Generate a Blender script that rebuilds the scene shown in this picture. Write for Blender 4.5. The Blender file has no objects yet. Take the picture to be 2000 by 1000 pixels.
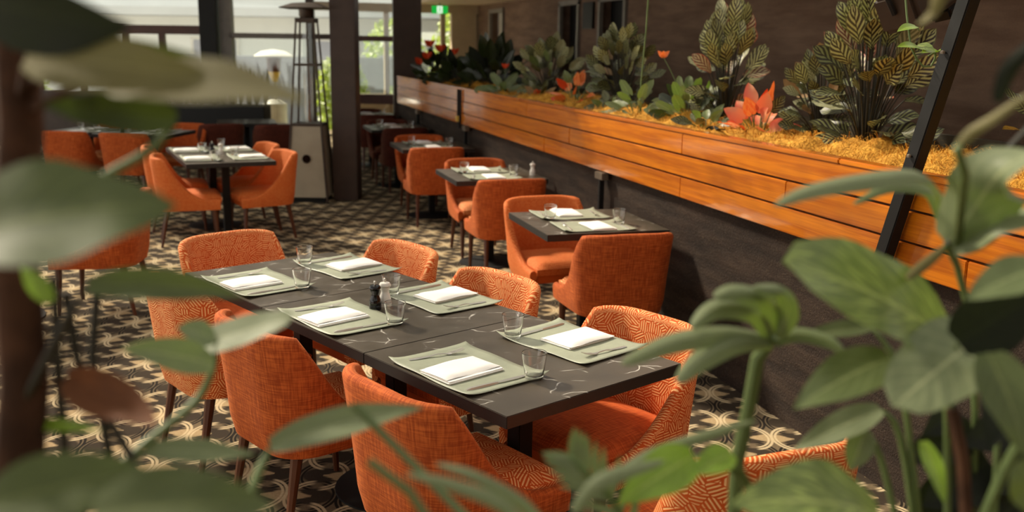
import bpy, bmesh, math, random
from mathutils import Vector, Matrix, Euler
PI = math.pi
scene = bpy.context.scene
COL = scene.collection
rnd = random.Random(7)

# ------------------------------------------------------------------ camera
F_PX = 1903.75
YAW, PITCH, ROLL, CAM_H = 0.291915, 0.212231, 0.014641, 1.7917
fwd = Vector((math.sin(YAW)*math.cos(PITCH), math.cos(YAW)*math.cos(PITCH), -math.sin(PITCH)))
r0 = Vector((math.cos(YAW), -math.sin(YAW), 0)); u0 = r0.cross(fwd)
rgt = r0*math.cos(ROLL) + u0*math.sin(ROLL)
upv = -r0*math.sin(ROLL) + u0*math.cos(ROLL)
cd = bpy.data.cameras.new('camera'); cam = bpy.data.objects.new('camera', cd); COL.objects.link(cam)
mw = Matrix.Identity(4)
for i in range(3):
    mw[i][0] = rgt[i]; mw[i][1] = upv[i]; mw[i][2] = -fwd[i]
mw[2][3] = CAM_H
cam.matrix_world = mw
cd.sensor_width = 36.0; cd.lens = F_PX/2000*36.0; cd.clip_start = 0.05; cd.clip_end = 300
cd.dof.use_dof = True; cd.dof.focus_distance = 3.25; cd.dof.aperture_fstop = 2.8
scene.camera = cam

# ------------------------------------------------------------------ world, sun, exposure
w = bpy.data.worlds.new('sky'); scene.world = w; w.use_nodes = True
bg = w.node_tree.nodes['Background']; bg.inputs[0].default_value = (1.0, 0.97, 0.90, 1); bg.inputs[1].default_value = 1.6
sd = bpy.data.lights.new('sun', 'SUN'); sd.energy = 14.5; sd.angle = math.radians(7); sd.color = (1.0, 0.88, 0.70)
so = bpy.data.objects.new('sun', sd); COL.objects.link(so)
so.rotation_euler = Vector((-0.43, 0.63, 0.64)).to_track_quat('Z', 'Y').to_euler()
so.location = (-6, 8, 9)
scene.view_settings.view_transform = 'Standard'; scene.view_settings.look = 'None'
scene.view_settings.gamma = 1.0; scene.view_settings.use_curve_mapping = False
scene.view_settings.exposure = 0.0

# ------------------------------------------------------------------ helpers: nodes
def lin(r, g, b):
    f = lambda c: (c/255/12.92) if c/255 <= .04045 else ((c/255+.055)/1.055)**2.4
    return (f(r), f(g), f(b), 1)
class NT:
    def __init__(s, name):
        s.mat = bpy.data.materials.new(name); s.mat.use_nodes = True
        s.t = s.mat.node_tree; s.p = s.t.nodes['Principled BSDF']; s.out = s.t.nodes['Material Output']
    def n(s, ty, **kw):
        x = s.t.nodes.new(ty)
        for k, v in kw.items(): setattr(x, k, v)
        return x
    def l(s, a, b): s.t.links.new(a, b)
    def put(s, sock, v):
        if isinstance(v, bpy.types.NodeSocket): s.l(v, sock)
        elif v is not None: sock.default_value = v
    def m(s, op, a, b=None, c=None):
        x = s.n('ShaderNodeMath', operation=op)
        s.put(x.inputs[0], a); s.put(x.inputs[1], b); s.put(x.inputs[2], c)
        return x.outputs[0]
    def add(s, a, b): return s.m('ADD', a, b)
    def mul(s, a, b): return s.m('MULTIPLY', a, b)
    def sub(s, a, b): return s.m('SUBTRACT', a, b)
    def ss(s, v, lo, hi, a=0., b=1.):
        x = s.n('ShaderNodeMapRange', interpolation_type='SMOOTHSTEP')
        s.put(x.inputs[0], v); s.put(x.inputs[1], lo); s.put(x.inputs[2], hi); s.put(x.inputs[3], a); s.put(x.inputs[4], b)
        return x.outputs[0]
    def mix(s, f, a, b):
        x = s.n('ShaderNodeMix', data_type='RGBA'); s.put(x.inputs[0], f); s.put(x.inputs[6], a); s.put(x.inputs[7], b)
        return x.outputs[2]
    def coord(s, kind='Object'): return s.n('ShaderNodeTexCoord').outputs[kind]
    def pos(s): return s.n('ShaderNodeNewGeometry').outputs['Position']
    def uv(s): return s.n('ShaderNodeUVMap').outputs[0]
    def sep(s, v):
        x = s.n('ShaderNodeSeparateXYZ'); s.l(v, x.inputs[0]); return x.outputs
    def comb(s, a, b, c=0.):
        x = s.n('ShaderNodeCombineXYZ'); s.put(x.inputs[0], a); s.put(x.inputs[1], b); s.put(x.inputs[2], c); return x.outputs[0]
    def scl(s, v, sc, rot=(0, 0, 0)):
        x = s.n('ShaderNodeMapping'); s.l(v, x.inputs[0]); x.inputs['Scale'].default_value = sc; x.inputs['Rotation'].default_value = rot
        return x.outputs[0]
    def noise(s, v, scale, detail=3., rough=.55, dist=0.):
        x = s.n('ShaderNodeTexNoise'); s.put(x.inputs['Vector'], v)
        x.inputs['Scale'].default_value = scale; x.inputs['Detail'].default_value = detail
        x.inputs['Roughness'].default_value = rough; x.inputs['Distortion'].default_value = dist
        return x.outputs['Fac']
    def rand(s): return s.n('ShaderNodeObjectInfo').outputs['Random']
    def bump(s, h, strength=.3, dist=.01):
        x = s.n('ShaderNodeBump'); s.put(x.inputs['Height'], h); x.inputs['Strength'].default_value = strength; x.inputs['Distance'].default_value = dist
        s.l(x.outputs[0], s.p.inputs['Normal'])
    def fin(s, col, rough=.6, metal=0., spec=.5, trans=None):
        s.put(s.p.inputs['Base Color'], col); s.put(s.p.inputs['Roughness'], rough)
        s.put(s.p.inputs['Metallic'], metal); s.p.inputs['Specular IOR Level'].default_value = spec
        if trans is not None:
            s.p.inputs['Transmission Weight'].default_value = trans
        return s.mat
def flat(name, rgb, rough=.6, metal=0., spec=.5, var=.12, scale=6.):
    t = NT(name); nz = t.noise(t.pos(), scale, 4.)
    c = lin(*rgb); d = tuple(x*(1-var) for x in c[:3])+(1,); e = tuple(min(1, x*(1+var)) for x in c[:3])+(1,)
    return t.fin(t.mix(t.ss(nz, .3, .7), d, e), rough, metal, spec)

M = {}
# plain woven orange linen
def linen(name, a, b):
    t = NT(name); u = t.uv()
    n1 = t.noise(t.scl(u, (170, 12, 1)), 1., 2.); n2 = t.noise(t.scl(u, (12, 190, 1)), 1., 2.)
    n3 = t.noise(u, 5., 2.)
    h = t.add(n1, n2)
    c = t.mix(t.ss(h, .75, 1.3), lin(*a), lin(*b))
    c = t.mix(t.mul(t.ss(n3, .3, .7), .25), c, lin(*a))
    t.bump(h, .25, .002)
    t.p.inputs['Sheen Weight'].default_value = .15; t.p.inputs['Sheen Roughness'].default_value = .5
    t.p.inputs['Sheen Tint'].default_value = lin(240, 170, 110)
    return t.fin(c, .85, 0, .25)
M['linen'] = linen('orange_linen', (152, 62, 19), (208, 104, 43))
M['seatplain'] = linen('orange_seat_cloth', (164, 64, 18), (208, 98, 38))
M['maroon'] = linen('maroon_brown_cloth', (64, 26, 16), (98, 44, 28))  # darker maroon-brown copy of the linen, for chairs at the back
# basket-weave pattern of short parallel strokes
def basket(name, base, line, contrast=1.0):
    t = NT(name); u = t.uv()
    nz = t.n('ShaderNodeTexNoise'); t.l(u, nz.inputs['Vector']); nz.inputs['Scale'].default_value = 30
    v = t.n('ShaderNodeTexVoronoi', voronoi_dimensions='2D'); t.l(t.scl(u, (1, 1, 1)), v.inputs['Vector']); v.inputs['Scale'].default_value = 27
    v.inputs['Randomness'].default_value = .85
    rn = t.sep(v.outputs['Color'])[0]
    ang = t.mul(t.m('FLOOR', t.mul(rn, 5.99)), PI/6)
    s = t.sep(u)
    q = t.add(t.mul(s[0], t.m('COSINE', ang)), t.mul(s[1], t.m('SINE', ang)))
    st = t.m('SINE', t.mul(q, 2*PI/.0105))
    wear = t.noise(u, 14., 2.)
    v2 = t.n('ShaderNodeTexVoronoi', voronoi_dimensions='2D', feature='DISTANCE_TO_EDGE'); t.l(t.scl(u, (1, 1, 1)), v2.inputs['Vector']); v2.inputs['Scale'].default_value = 27
    v2.inputs['Randomness'].default_value = .85
    st = t.mul(st, t.ss(v2.outputs['Distance'], .02, .07))
    f = t.mul(t.ss(st, .0, .45), t.ss(wear, .25, .6, .55, 1.))
    c = t.mix(t.mul(f, contrast), lin(*base), lin(*line))
    t.bump(st, .25, .002)
    t.p.inputs['Sheen Weight'].default_value = .08; t.p.inputs['Sheen Tint'].default_value = lin(250, 180, 110)
    return t.fin(c, .8, 0, .3)
M['basket'] = basket('orange_basket_weave_cloth', (200, 82, 18), (248, 190, 126))
M['velvet'] = basket('orange_soft_weave_cloth', (204, 92, 28), (238, 156, 90), .6)
t = NT('walnut_leg'); nz = t.noise(t.scl(t.coord(), (40, 40, 4)), 1., 4.)
M['leg'] = t.fin(t.mix(nz, lin(58, 27, 12), lin(104, 54, 26)), .4)
# carpet: interlaced ovals, cream and dark
t = NT('oval_pattern_carpet'); P = t.sep(t.scl(t.pos(), (1, 1, 1), (0, 0, math.radians(20))))
CA, CB = .21, .197
lx = t.mul(t.sub(P[0], 2.434*math.cos(math.radians(20))-4.407*math.sin(math.radians(20))), 1/CA)
ly = t.mul(t.sub(P[1], 2.434*math.sin(math.radians(20))+4.407*math.cos(math.radians(20))), 1/CB)
fib = t.noise(t.scl(t.pos(), (90, 90, 90)), 1., 2.)
stk = t.noise(t.scl(t.comb(P[0], P[1]), (5, 70, 1)), 1., 2.)
ci = t.m('FLOOR', lx); ux = t.sub(t.sub(lx, ci), .5); ax = t.m('ABSOLUTE', ux)
node = t.add(ci, t.m('GREATER_THAN', ux, 0.))           # nearest node to the left or right
cj = t.m('FLOOR', ly)
def ring(r, c, wd): return t.ss(t.m('ABSOLUTE', t.sub(r, c)), wd*.5, wd, 1., 0.)
cream = dark = beige = core = None
mx2 = lambda a, b: b if a is None else t.m('MAXIMUM', a, b)
for k in (0., 1.):
    uy = t.mul(t.m('ABSOLUTE', t.sub(t.sub(ly, cj), k)), CB)
    par = t.m('FLOORED_MODULO', t.add(t.add(node, cj), k), 2.)        # 0 cream node, 1 dark node
    ex = t.mul(ax, 2.); ey = t.mul(uy, 1/.14)
    rr = t.m('SQRT', t.add(t.mul(ex, ex), t.mul(ey, ey)))
    fade = t.ss(ax, .02, .16)
    ln = t.mul(t.m('MAXIMUM', ring(rr, .99, .075), ring(rr, .83, .065)), fade)
    cream = mx2(cream, t.mul(ln, t.sub(1., par))); dark = mx2(dark, t.mul(ln, par))
    dn = t.sub(.5, ax)
    wd = t.mul(t.ss(dn, -.02, .10, .25, 1.), t.ss(dn, .10, .56, .046, .004))
    beige = mx2(beige, t.mul(t.ss(t.sub(t.add(uy, t.mul(t.sub(stk, .5), .04)), wd), -.008, .006, 1., 0.), t.sub(1., par)))
    ey2 = t.mul(uy, 1/.085)
    core = mx2(core, t.ss(t.m('SQRT', t.add(t.mul(ex, ex), t.mul(ey2, ey2))), .75, .9, 1., 0.))
col = t.mix(fib, lin(92, 79, 61), lin(126, 109, 84))
col = t.mix(core, col, lin(60, 51, 41))
col = t.mix(dark, col, lin(38, 33, 28))
col = t.mix(beige, col, t.mix(fib, lin(150, 126, 92), lin(192, 168, 128)))
col = t.mix(t.mul(cream, .9), col, t.mix(fib, lin(186, 164, 126), lin(222, 202, 164)))
t.bump(fib, .4, .004)
M['carpet'] = t.fin(col, .95, 0, .1)
# black marble laminate
t = NT('black_marble_top'); p = t.pos()
wv = t.n('ShaderNodeTexNoise'); t.l(p, wv.inputs['Vector']); wv.inputs['Scale'].default_value = 5.; wv.inputs['Detail'].default_value = 3
mixv = t.n('ShaderNodeMix', data_type='VECTOR'); mixv.inputs[0].default_value = .12; t.l(p, mixv.inputs[4]); t.l(wv.outputs['Color'], mixv.inputs[5])
vo = t.n('ShaderNodeTexVoronoi', feature='DISTANCE_TO_EDGE', voronoi_dimensions='2D'); t.l(t.scl(mixv.outputs[1], (1, 1.5, 1), (0, 0, .5)), vo.inputs['Vector']); vo.inputs['Scale'].default_value = 6.5
vein = t.mul(t.ss(vo.outputs['Distance'], .004, .026, 1., 0.), t.ss(t.noise(p, 9., 2.), .50, .62))
cl = t.noise(p, 9., 5.)
M['marble'] = t.fin(t.mix(t.mul(vein, .8), t.mix(cl, lin(58, 51, 40), lin(88, 78, 64)), lin(214, 208, 196)), t.ss(cl, .3, .7, .33, .42), 0, .5)
M['edge'] = flat('black_table_edge', (30, 26, 24), .5)
M['black'] = flat('black_powder_coat', (20, 20, 19), .55, 0, .3)
M['blackgloss'] = flat('black_lacquer', (14, 13, 12), .12)
M['mat'] = flat('sage_placemat_vinyl', (154, 158, 136), .5, 0, .4, .05, 30)
t = NT('white_napkin_cloth'); nz = t.noise(t.scl(t.coord(), (300, 300, 300)), 1., 2.); t.bump(nz, .15, .002)
M['napkin'] = t.fin(lin(244, 241, 234), .9, 0, .2)
M['steel'] = flat('polished_steel', (196, 192, 182), .36, .75, .5, .04)
M['whitegloss'] = flat('white_lacquer', (236, 230, 218), .2, 0, .5, .03)
t = NT('clear_glass'); M['glass'] = t.fin((1, 1, 1, 1), .0, 0, .5, 1.0); t.p.inputs['IOR'].default_value = 1.45
def pane_mat(name, tint, gl=.06):
    t = NT(name); tr = t.n('ShaderNodeBsdfTransparent'); tr.inputs[0].default_value = tint
    g = t.n('ShaderNodeBsdfGlossy'); g.inputs['Roughness'].default_value = .03
    x = t.n('ShaderNodeMixShader'); x.inputs[0].default_value = gl; t.l(tr.outputs[0], x.inputs[1]); t.l(g.outputs[0], x.inputs[2]); t.l(x.outputs[0], t.out.inputs[0])
    return t.mat
M['pane'] = pane_mat('window_pane_glass', (.94, .96, .95, 1))
M['tube'] = pane_mat('heater_glass_tube', (.9, .92, .9, 1), .12)
# cedar planks of the planter: stained and varnished
def cedar(name, a, b):
    t = NT(name); o = t.coord(); rn = t.rand()
    sh = t.n('ShaderNodeVectorMath', operation='ADD'); t.l(o, sh.inputs[0]); t.l(t.comb(t.mul(rn, 7.), t.mul(rn, 31.), t.mul(rn, 5.)), sh.inputs[1])
    v = sh.outputs[0]
    g1 = t.noise(t.scl(v, (14, 1.3, 30)), 1., 4., .6, .8); g2 = t.noise(t.scl(v, (60, 3, 160)), 1., 3.)
    g3 = t.noise(t.scl(v, (2, 1.2, 5)), 1., 2.)
    c = t.mix(t.ss(t.add(t.mul(g1, .7), t.mul(g2, .3)), .3, .68), lin(*a), lin(*b))
    c = t.mix(t.mul(t.ss(g3, .55, .8), .45), c, lin(112, 52, 14))
    c = t.mix(t.mul(rn, .25), c, lin(150, 72, 18))
    t.bump(g2, .08, .003)
    t.p.inputs['Coat Weight'].default_value = .9; t.p.inputs['Coat Roughness'].default_value = .07
    return t.fin(c, t.ss(g2, .3, .7, .4, .5), 0, .2)
M['cedar'] = cedar('varnished_cedar', (176, 88, 4), (228, 134, 14))
# board-marked dark concrete
def concrete(name, a, b, band, spk=.5):
    t = NT(name); p = t.pos()
    n1 = t.noise(t.scl(p, (1, 1.2, 9)), band, 5., .6); n2 = t.noise(p, 120., 3., .7); n3 = t.noise(p, 1.3, 3.)
    c = t.mix(t.ss(t.add(t.mul(n1, .6), t.mul(n2, .4)), .35, .68), lin(*a), lin(*b))
    c = t.mix(t.mul(t.ss(n2, .62, .74), spk), c, lin(150, 128, 104))
    c = t.mix(t.mul(t.ss(n3, .4, .7), .3), c, lin(*a))
    t.bump(t.add(t.mul(n1, 1.2), t.mul(n2, .8)), .55, .02)
    return t.fin(c, .85, 0, .25)
M['lowwall'] = concrete('rough_dark_render', (40, 31, 25), (70, 56, 45), 1.6, .5)
M['upwall'] = concrete('board_marked_brown_concrete', (112, 88, 72), (150, 124, 104), 1.0, .1)
M['brown'] = flat('dark_brown_paint', (66, 50, 40), .5)
M['rail'] = flat('red_brown_window_timber', (84, 46, 34), .5)
M['framegrey'] = flat('grey_window_frame', (128, 120, 110), .5)
M['framewhite'] = flat('white_window_frame', (214, 208, 196), .5)
M['ceil'] = flat('cream_ceiling_paint', (222, 206, 186), .8, 0, .3, .03, 1.)
M['darkceil'] = flat('dark_ceiling_paint', (60, 52, 46), .8)
M['beige'] = flat('beige_column_paint', (198, 178, 150), .7, 0, .3, .05)
M['soil'] = flat('dark_potting_soil', (46, 32, 22), .95, 0, .1, .4, 40)
t = NT('golden_coconut_fibre'); p = t.pos(); n1 = t.noise(p, 16., 5., .7); n2 = t.noise(t.scl(p, (60, 60, 60)), 1., 3.)
t.bump(n2, .8, .02)
M['fibre'] = t.fin(t.mix(t.ss(t.add(t.mul(n1, .6), t.mul(n2, .4)), .3, .7), lin(150, 96, 20), lin(238, 178, 72)), .9, 0, .2)
M['heater'] = flat('taupe_steel_panel', (166, 154, 130), .5, .1, .5, .05)
M['heaterdark'] = flat('bronze_heater_frame', (70, 58, 48), .45, .5)
# leaves ---------------------------------------------------------------
def leafmat(name, col_fn, rough=.38, transl=.25, tcol=(120, 150, 50)):
    t = NT(name); c = col_fn(t)
    t.fin(c, rough, 0, .5)
    tb = t.n('ShaderNodeBsdfTranslucent'); tb.inputs[0].default_value = lin(*tcol)
    x = t.n('ShaderNodeMixShader'); x.inputs[0].default_value = transl
    t.l(t.p.outputs[0], x.inputs[1]); t.l(tb.outputs[0], x.inputs[2]); t.l(x.outputs[0], t.out.inputs[0])
    return t.mat
def greenfn(a, b, vein, streak=.0):
    def f(t):
        u = t.sep(t.uv()); ab = t.m('ABSOLUTE', u[0])
        mid = t.ss(ab, .02, .07, 1., 0.)
        side = t.ss(t.m('SINE', t.mul(t.sub(u[1], t.mul(ab, .35)), 42.)), .75, 1.)
        nz = t.noise(t.uv(), 4., 3.)
        c = t.mix(nz, lin(*a), lin(*b))
        c = t.mix(t.m('MAXIMUM', mid, t.mul(side, .35)), c, lin(*vein))
        if streak:
            s2 = t.noise(t.scl(t.comb(t.sub(u[1], t.mul(ab, .6)), u[0]), (16, 2.5, 1)), 1., 2.)
            c = t.mix(t.mul(t.ss(s2, .52, .63), streak), c, lin(186, 204, 110))
        return c
    return f
def calfn(dark, light, edge):
    def f(t):
        u = t.sep(t.uv()); ab = t.m('ABSOLUTE', u[0])
        ph = t.add(t.mul(t.sub(u[1], t.mul(ab, .36)), 5.4), t.m('GREATER_THAN', u[0], 0.))
        ph = t.add(ph, t.mul(t.m('GREATER_THAN', u[0], 0.), .5))
        tri = t.m('ABSOLUTE', t.sub(t.m('FRACT', ph), .5))
        lob = t.ss(t.sub(tri, t.mul(ab, .06)), .21, .27)
        mid = t.ss(ab, .03, .06, 1., 0.)
        ed = t.ss(ab, .84, .93)
        c = t.mix(lob, lin(*dark), lin(*light))
        c = t.mix(mid, c, lin(*dark)); c = t.mix(ed, c, lin(*edge))
        return c
    return f
M['cal'] = leafmat('calathea_leaf', calfn((46, 26, 18), (186, 186, 120), (98, 98, 56)), .42, .08, (130, 130, 80))
M['calpink'] = leafmat('calathea_leaf_pink', calfn((92, 40, 30), (200, 190, 140), (196, 112, 86)), .42, .1, (170, 90, 60))
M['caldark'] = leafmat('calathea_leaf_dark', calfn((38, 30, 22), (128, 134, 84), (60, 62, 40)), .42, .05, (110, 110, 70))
M['calgrey'] = leafmat('calathea_leaf_pale', calfn((112, 114, 78), (176, 174, 134), (150, 152, 110)), .45, .08, (140, 140, 100))
M['wither'] = leafmat('withered_leaf', lambda t: t.mix(t.noise(t.uv(), 5., 3.), lin(92, 60, 36), lin(176, 146, 96)), .7, .15, (150, 110, 60))
M['agl'] = leafmat('aglaonema_orange_leaf', lambda t: t.mix(t.ss(t.noise(t.uv(), 3., 3.), .35, .65), lin(226, 96, 48), lin(238, 170, 96)), .4, .3, (230, 110, 50))
M['aglpink'] = leafmat('aglaonema_pink_leaf', lambda t: t.mix(t.ss(t.sep(t.uv())[0], -.9, .9), lin(228, 112, 86), lin(222, 160, 118)), .4, .3, (230, 110, 70))
M['red'] = leafmat('red_bract', lambda t: t.mix(t.noise(t.uv(), 3.), lin(200, 54, 24), lin(236, 92, 40)), .4, .25, (220, 70, 30))
M['green'] = leafmat('mid_green_leaf', greenfn((82, 96, 58), (116, 128, 82), (150, 160, 108)))
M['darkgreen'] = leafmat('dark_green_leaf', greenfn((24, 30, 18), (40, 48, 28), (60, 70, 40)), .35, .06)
M['pothos'] = leafmat('pothos_leaf', greenfn((92, 108, 56), (122, 138, 78), (178, 190, 112), .8), .35, .3)
M['fresh'] = leafmat('fresh_green_leaf', greenfn((104, 140, 40), (146, 176, 64), (190, 210, 100)), .35, .35, (150, 190, 50))
M['sage'] = leafmat('dusty_sage_leaf', greenfn((98, 110, 76), (134, 142, 104), (160, 166, 124)), .58, .2)
M['olive'] = leafmat('olive_leaf', greenfn((60, 74, 34), (86, 96, 48), (110, 118, 66)), .56, .2, (110, 130, 40))
M['khaki'] = leafmat('khaki_leaf', greenfn((92, 85, 46), (116, 108, 62), (132, 124, 76)), .7, .2, (150, 150, 80))
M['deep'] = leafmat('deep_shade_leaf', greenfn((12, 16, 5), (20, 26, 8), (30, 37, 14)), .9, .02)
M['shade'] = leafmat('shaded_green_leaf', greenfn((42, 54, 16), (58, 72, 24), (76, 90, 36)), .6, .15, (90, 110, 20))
M['dry'] = leafmat('dry_brown_leaf', lambda t: t.mix(t.noise(t.uv(), 4., 3.), lin(72, 38, 14), lin(122, 72, 30)), .8, .1, (140, 80, 40))
M['stem'] = flat('green_stem', (92, 110, 58), .5)
M['stemdark'] = flat('dark_stem', (44, 40, 24), .6)
M['bark'] = flat('brown_trunk_bark', (70, 46, 31), .9, 0, .2, .4, 20)
M['shrub'] = leafmat('sunlit_shrub_leaf', lambda t: t.mix(t.noise(t.pos(), 3., 3.), lin(120, 142, 66), lin(196, 204, 120)), .5, .3, (170, 190, 70))
M['outwall'] = flat('pale_rendered_wall', (226, 226, 220), .8, 0, .3, .04, 1.)
M['outgrey'] = flat('blue_grey_garden_wall', (150, 150, 158), .8, 0, .3, .06, 2.)
M['outroof'] = flat('grey_metal_roof', (176, 178, 176), .6, 0, .4, .05, 1.)
M['ground'] = flat('pale_paving', (190, 184, 172), .9, 0, .2, .08, .8)
M['carpaint'] = flat('silver_car_paint', (206, 208, 212), .25, .3)
M['tyre'] = flat('black_tyre', (24, 24, 24), .8)
def emis(name, rgb, st):
    t = NT(name); t.p.inputs['Emission Color'].default_value = lin(*rgb); t.p.inputs['Emission Strength'].default_value = st
    return t.fin(lin(*rgb), .5)
M['exitgreen'] = emis('exit_sign_green', (10, 170, 60), .9); M['exitwhite'] = emis('exit_sign_white', (235, 250, 235), .9)
M['brass'] = flat('yellow_connector', (206, 170, 70), .5)
M['galv'] = flat('galvanised_bracket', (120, 108, 92), .5, .6)

# ------------------------------------------------------------------ helpers: geometry
class MB:
    def __init__(s): s.v = []; s.f = []; s.uv = []; s.mi = []; s.has_uv = False
    def addv(s, pts):
        k = len(s.v); s.v += [tuple(p) for p in pts]; return k
    def face(s, idx, mi=0, uv=None):
        s.f.append(idx); s.mi.append(mi)
        if uv: s.has_uv = True
        s.uv.append(uv or [(0, 0)]*len(idx))
    def box(s, c, d, mi=0, R=None):
        hx, hy, hz = d[0]/2, d[1]/2, d[2]/2; c = Vector(c)
        P = [Vector((x, y, z)) for z in (-hz, hz) for y in (-hy, hy) for x in (-hx, hx)]
        k = s.addv([(R @ p if R else p)+c for p in P])
        for q in ((0, 2, 3, 1), (4, 5, 7, 6), (0, 1, 5, 4), (2, 6, 7, 3), (0, 4, 6, 2), (1, 3, 7, 5)): s.face([k+i for i in q], mi)
        return s
    def rings(s, rs, mi=0, cap=True, close=True):
        n = len(rs[0]); k = s.addv([p for r in rs for p in r])
        for i in range(len(rs)-1):
            for j in range(n if close else n-1):
                a = k+i*n+j; b = k+i*n+(j+1) % n
                s.face([a, b, b+n, a+n], mi)
        if cap:
            s.face([k+j for j in range(n)][::-1], mi); s.face([k+(len(rs)-1)*n+j for j in range(n)], mi)
        return s
    def lathe(s, prof, n=20, c=(0, 0, 0), mi=0, cap=True):
        return s.rings([[(c[0]+r*math.cos(2*PI*j/n), c[1]+r*math.sin(2*PI*j/n), c[2]+z) for j in range(n)] for r, z in prof], mi, cap)
    def tube(s, pts, r, n=6, mi=0):
        pts = [Vector(p) for p in pts]; rs = []
        rr = r if isinstance(r, (list, tuple)) else [r]*len(pts)
        ref = None
        for i, p in enumerate(pts):
            d = (pts[min(i+1, len(pts)-1)]-pts[max(i-1, 0)]).normalized()
            if ref is None: ref = d.orthogonal().normalized()
            x = (ref - d*ref.dot(d)).normalized(); y = d.cross(x); ref = x
            rs.append([p+(x*math.cos(2*PI*j/n)+y*math.sin(2*PI*j/n))*rr[i] for j in range(n)])
        return s.rings(rs, mi)
    def grid(s, fn, nu, nv, mi=0, uvf=None):
        k = s.addv([fn(i/nu, j/nv) for j in range(nv+1) for i in range(nu+1)])
        for j in range(nv):
            for i in range(nu):
                a = k+j*(nu+1)+i; q = [a, a+1, a+nu+2, a+nu+1]
                uv = None
                if uvf: uv = [uvf(x/nu, y/nv) for x, y in ((i, j), (i+1, j), (i+1, j+1), (i, j+1))]
                s.face(q, mi, uv)
        return s
    def mesh(s, name, mats, smooth=True, bevel=0., angle=40):
        me = bpy.data.meshes.new(name); me.from_pydata(s.v, [], s.f); me.update()
        for m in (mats if isinstance(mats, (list, tuple)) else [mats]): me.materials.append(m)
        for p, k in zip(me.polygons, s.mi): p.material_index = k
        if s.has_uv:
            l = me.uv_layers.new(name='UVMap'); i = 0
            for p, uv in zip(me.polygons, s.uv):
                for q in uv: l.data[i].uv = q; i += 1
        if bevel:
            bm = bmesh.new(); bm.from_mesh(me)
            bmesh.ops.bevel(bm, geom=bm.edges[:], offset=bevel, segments=2, affect='EDGES', clamp_overlap=True)
            bm.to_mesh(me); bm.free()
        if smooth:
            me.polygons.foreach_set('use_smooth', [True]*len(me.polygons))
            me.set_sharp_from_angle(angle=math.radians(angle))
        return me
    def obj(s, name, mats, parent=None, **kw):
        o = bpy.data.objects.new(name, s.mesh(name, mats, **kw)); COL.objects.link(o)
        if parent: o.parent = parent
        return o
def tag(o, label, cat, group=None, kind=None):
    o['label'] = label
    if cat: o['category'] = cat
    if group: o['group'] = group
    if kind: o['kind'] = kind
    return o
def struct(o): o['kind'] = 'structure'; return o
def thing(name, label, cat, loc=(0, 0, 0), rz=0., group=None):
    o = bpy.data.objects.new(name, None); COL.objects.link(o); o.location = loc; o.rotation_euler = (0, 0, rz); o.empty_display_size = .1
    return tag(o, label, cat, group)
def copy_tree(o, parent=None):
    c = o.copy(); COL.objects.link(c)
    if parent: c.parent = parent
    for ch in list(o.children): copy_tree(ch, c)
    return c
def at(u, v, depth):          # point seen at photo pixel u,v at a given distance along the view
    return Vector((0, 0, CAM_H))+depth*(fwd+rgt*((u-1000)/F_PX)-upv*((v-500)/F_PX))

# ------------------------------------------------------------------ the setting
MB().box((-0.5, 8, -.05), (12.4, 26, .1)).obj('floor', M['carpet'], smooth=False)['kind'] = 'structure'
G = math.radians(-20)                               # the window wall is turned 20 degrees to the planter
gx = Vector((math.cos(G), math.sin(G), 0)); gy = Vector((-math.sin(G), math.cos(G), 0))
RG = Matrix.Rotation(G, 3, 'Z')
W0 = Vector((2.55, 17.0, 0))
def gp(a, b, z): return W0+gx*a+gy*b+Vector((0, 0, z))
XW = 2.595
# low wall under the planter
MB().box((XW+.45, 5.3, .47), (.9, 19.0, .94)).obj('wall_low', M['lowwall'], smooth=False)['kind'] = 'structure'
# corridor wall with two doorways, floor level behind the planter
dW = 5.0
ys = [-3, 11.76, 12.63, 13.45, 14.25, 17.35, 18.25, 19.6]
b = MB()
for y0, y1 in ((ys[0], ys[1]), (ys[2], ys[3]), (ys[4], ys[5]), (ys[6], ys[7])): b.box((dW+.1, (y0+y1)/2, 1.28), (.2, y1-y0, 2.56))
for y0, y1 in ((ys[1], ys[2]), (ys[3], ys[4]), (ys[5], ys[6])): b.box((dW+.1, (y0+y1)/2, 2.49), (.2, y1-y0, .14))
struct(b.obj('wall_right', M['upwall'], smooth=False))
for i, (y0, y1) in enumerate(((ys[1], ys[2]), (ys[3], ys[4]), (ys[5], ys[6]))):
    d = struct(MB().box((dW+.16, (y0+y1)/2, 1.2), (.04, y1-y0, 2.4)).obj('door_%d' % (i+1), M['black'] if i < 2 else M['framewhite'], smooth=False))
    f = MB()
    for y in (y0, y1): f.box((dW-.01, y, 1.21), (.06, .07, 2.42))
    f.box((dW-.01, (y0+y1)/2, 2.42), (.06, y1-y0+.07, .07))
    f.obj('door_frame', M['framegrey'], d, smooth=False)
    MB().tube([(dW+.13, y0+.1, 1.0), (dW+.08, y0+.1, 1.0), (dW+.08, y0+.2, 1.0)], .01).obj('handle', M['steel'], d)
tag(MB().box((dW-.02, 13.05, 2.22), (.04, .38, .36)).obj('wall_panel', M['black'], smooth=False), 'small dark square panel on the brown wall between the doorways', 'panel')
struct(MB().box((4.45, 9, 2.61), (1.5, 22, .1)).obj('ceiling', M['ceil'], smooth=False))
struct(MB().box((2.35, 10.6, 3.16), (2.8, 4.0, .1)).obj('ceiling', M['darkceil'], smooth=False))  # unseen roof piece, added to keep sky light off the far chairs
struct(MB().box((-2.6, 16.6, 3.2), (12.6, 8.0, .12)).obj('ceiling', M['darkceil'], smooth=False))
lv = MB()  # unseen slatted roof, added to cut the sky and sun light indoors
for k in range(81): lv.box((-2.5, -3.4+.2*k, 2.98), (12.4, .10, .02))
for k in range(7): lv.box((-8.6+1.95*k, 4.7, 3.03), (.08, 16.2, .08))
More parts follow.
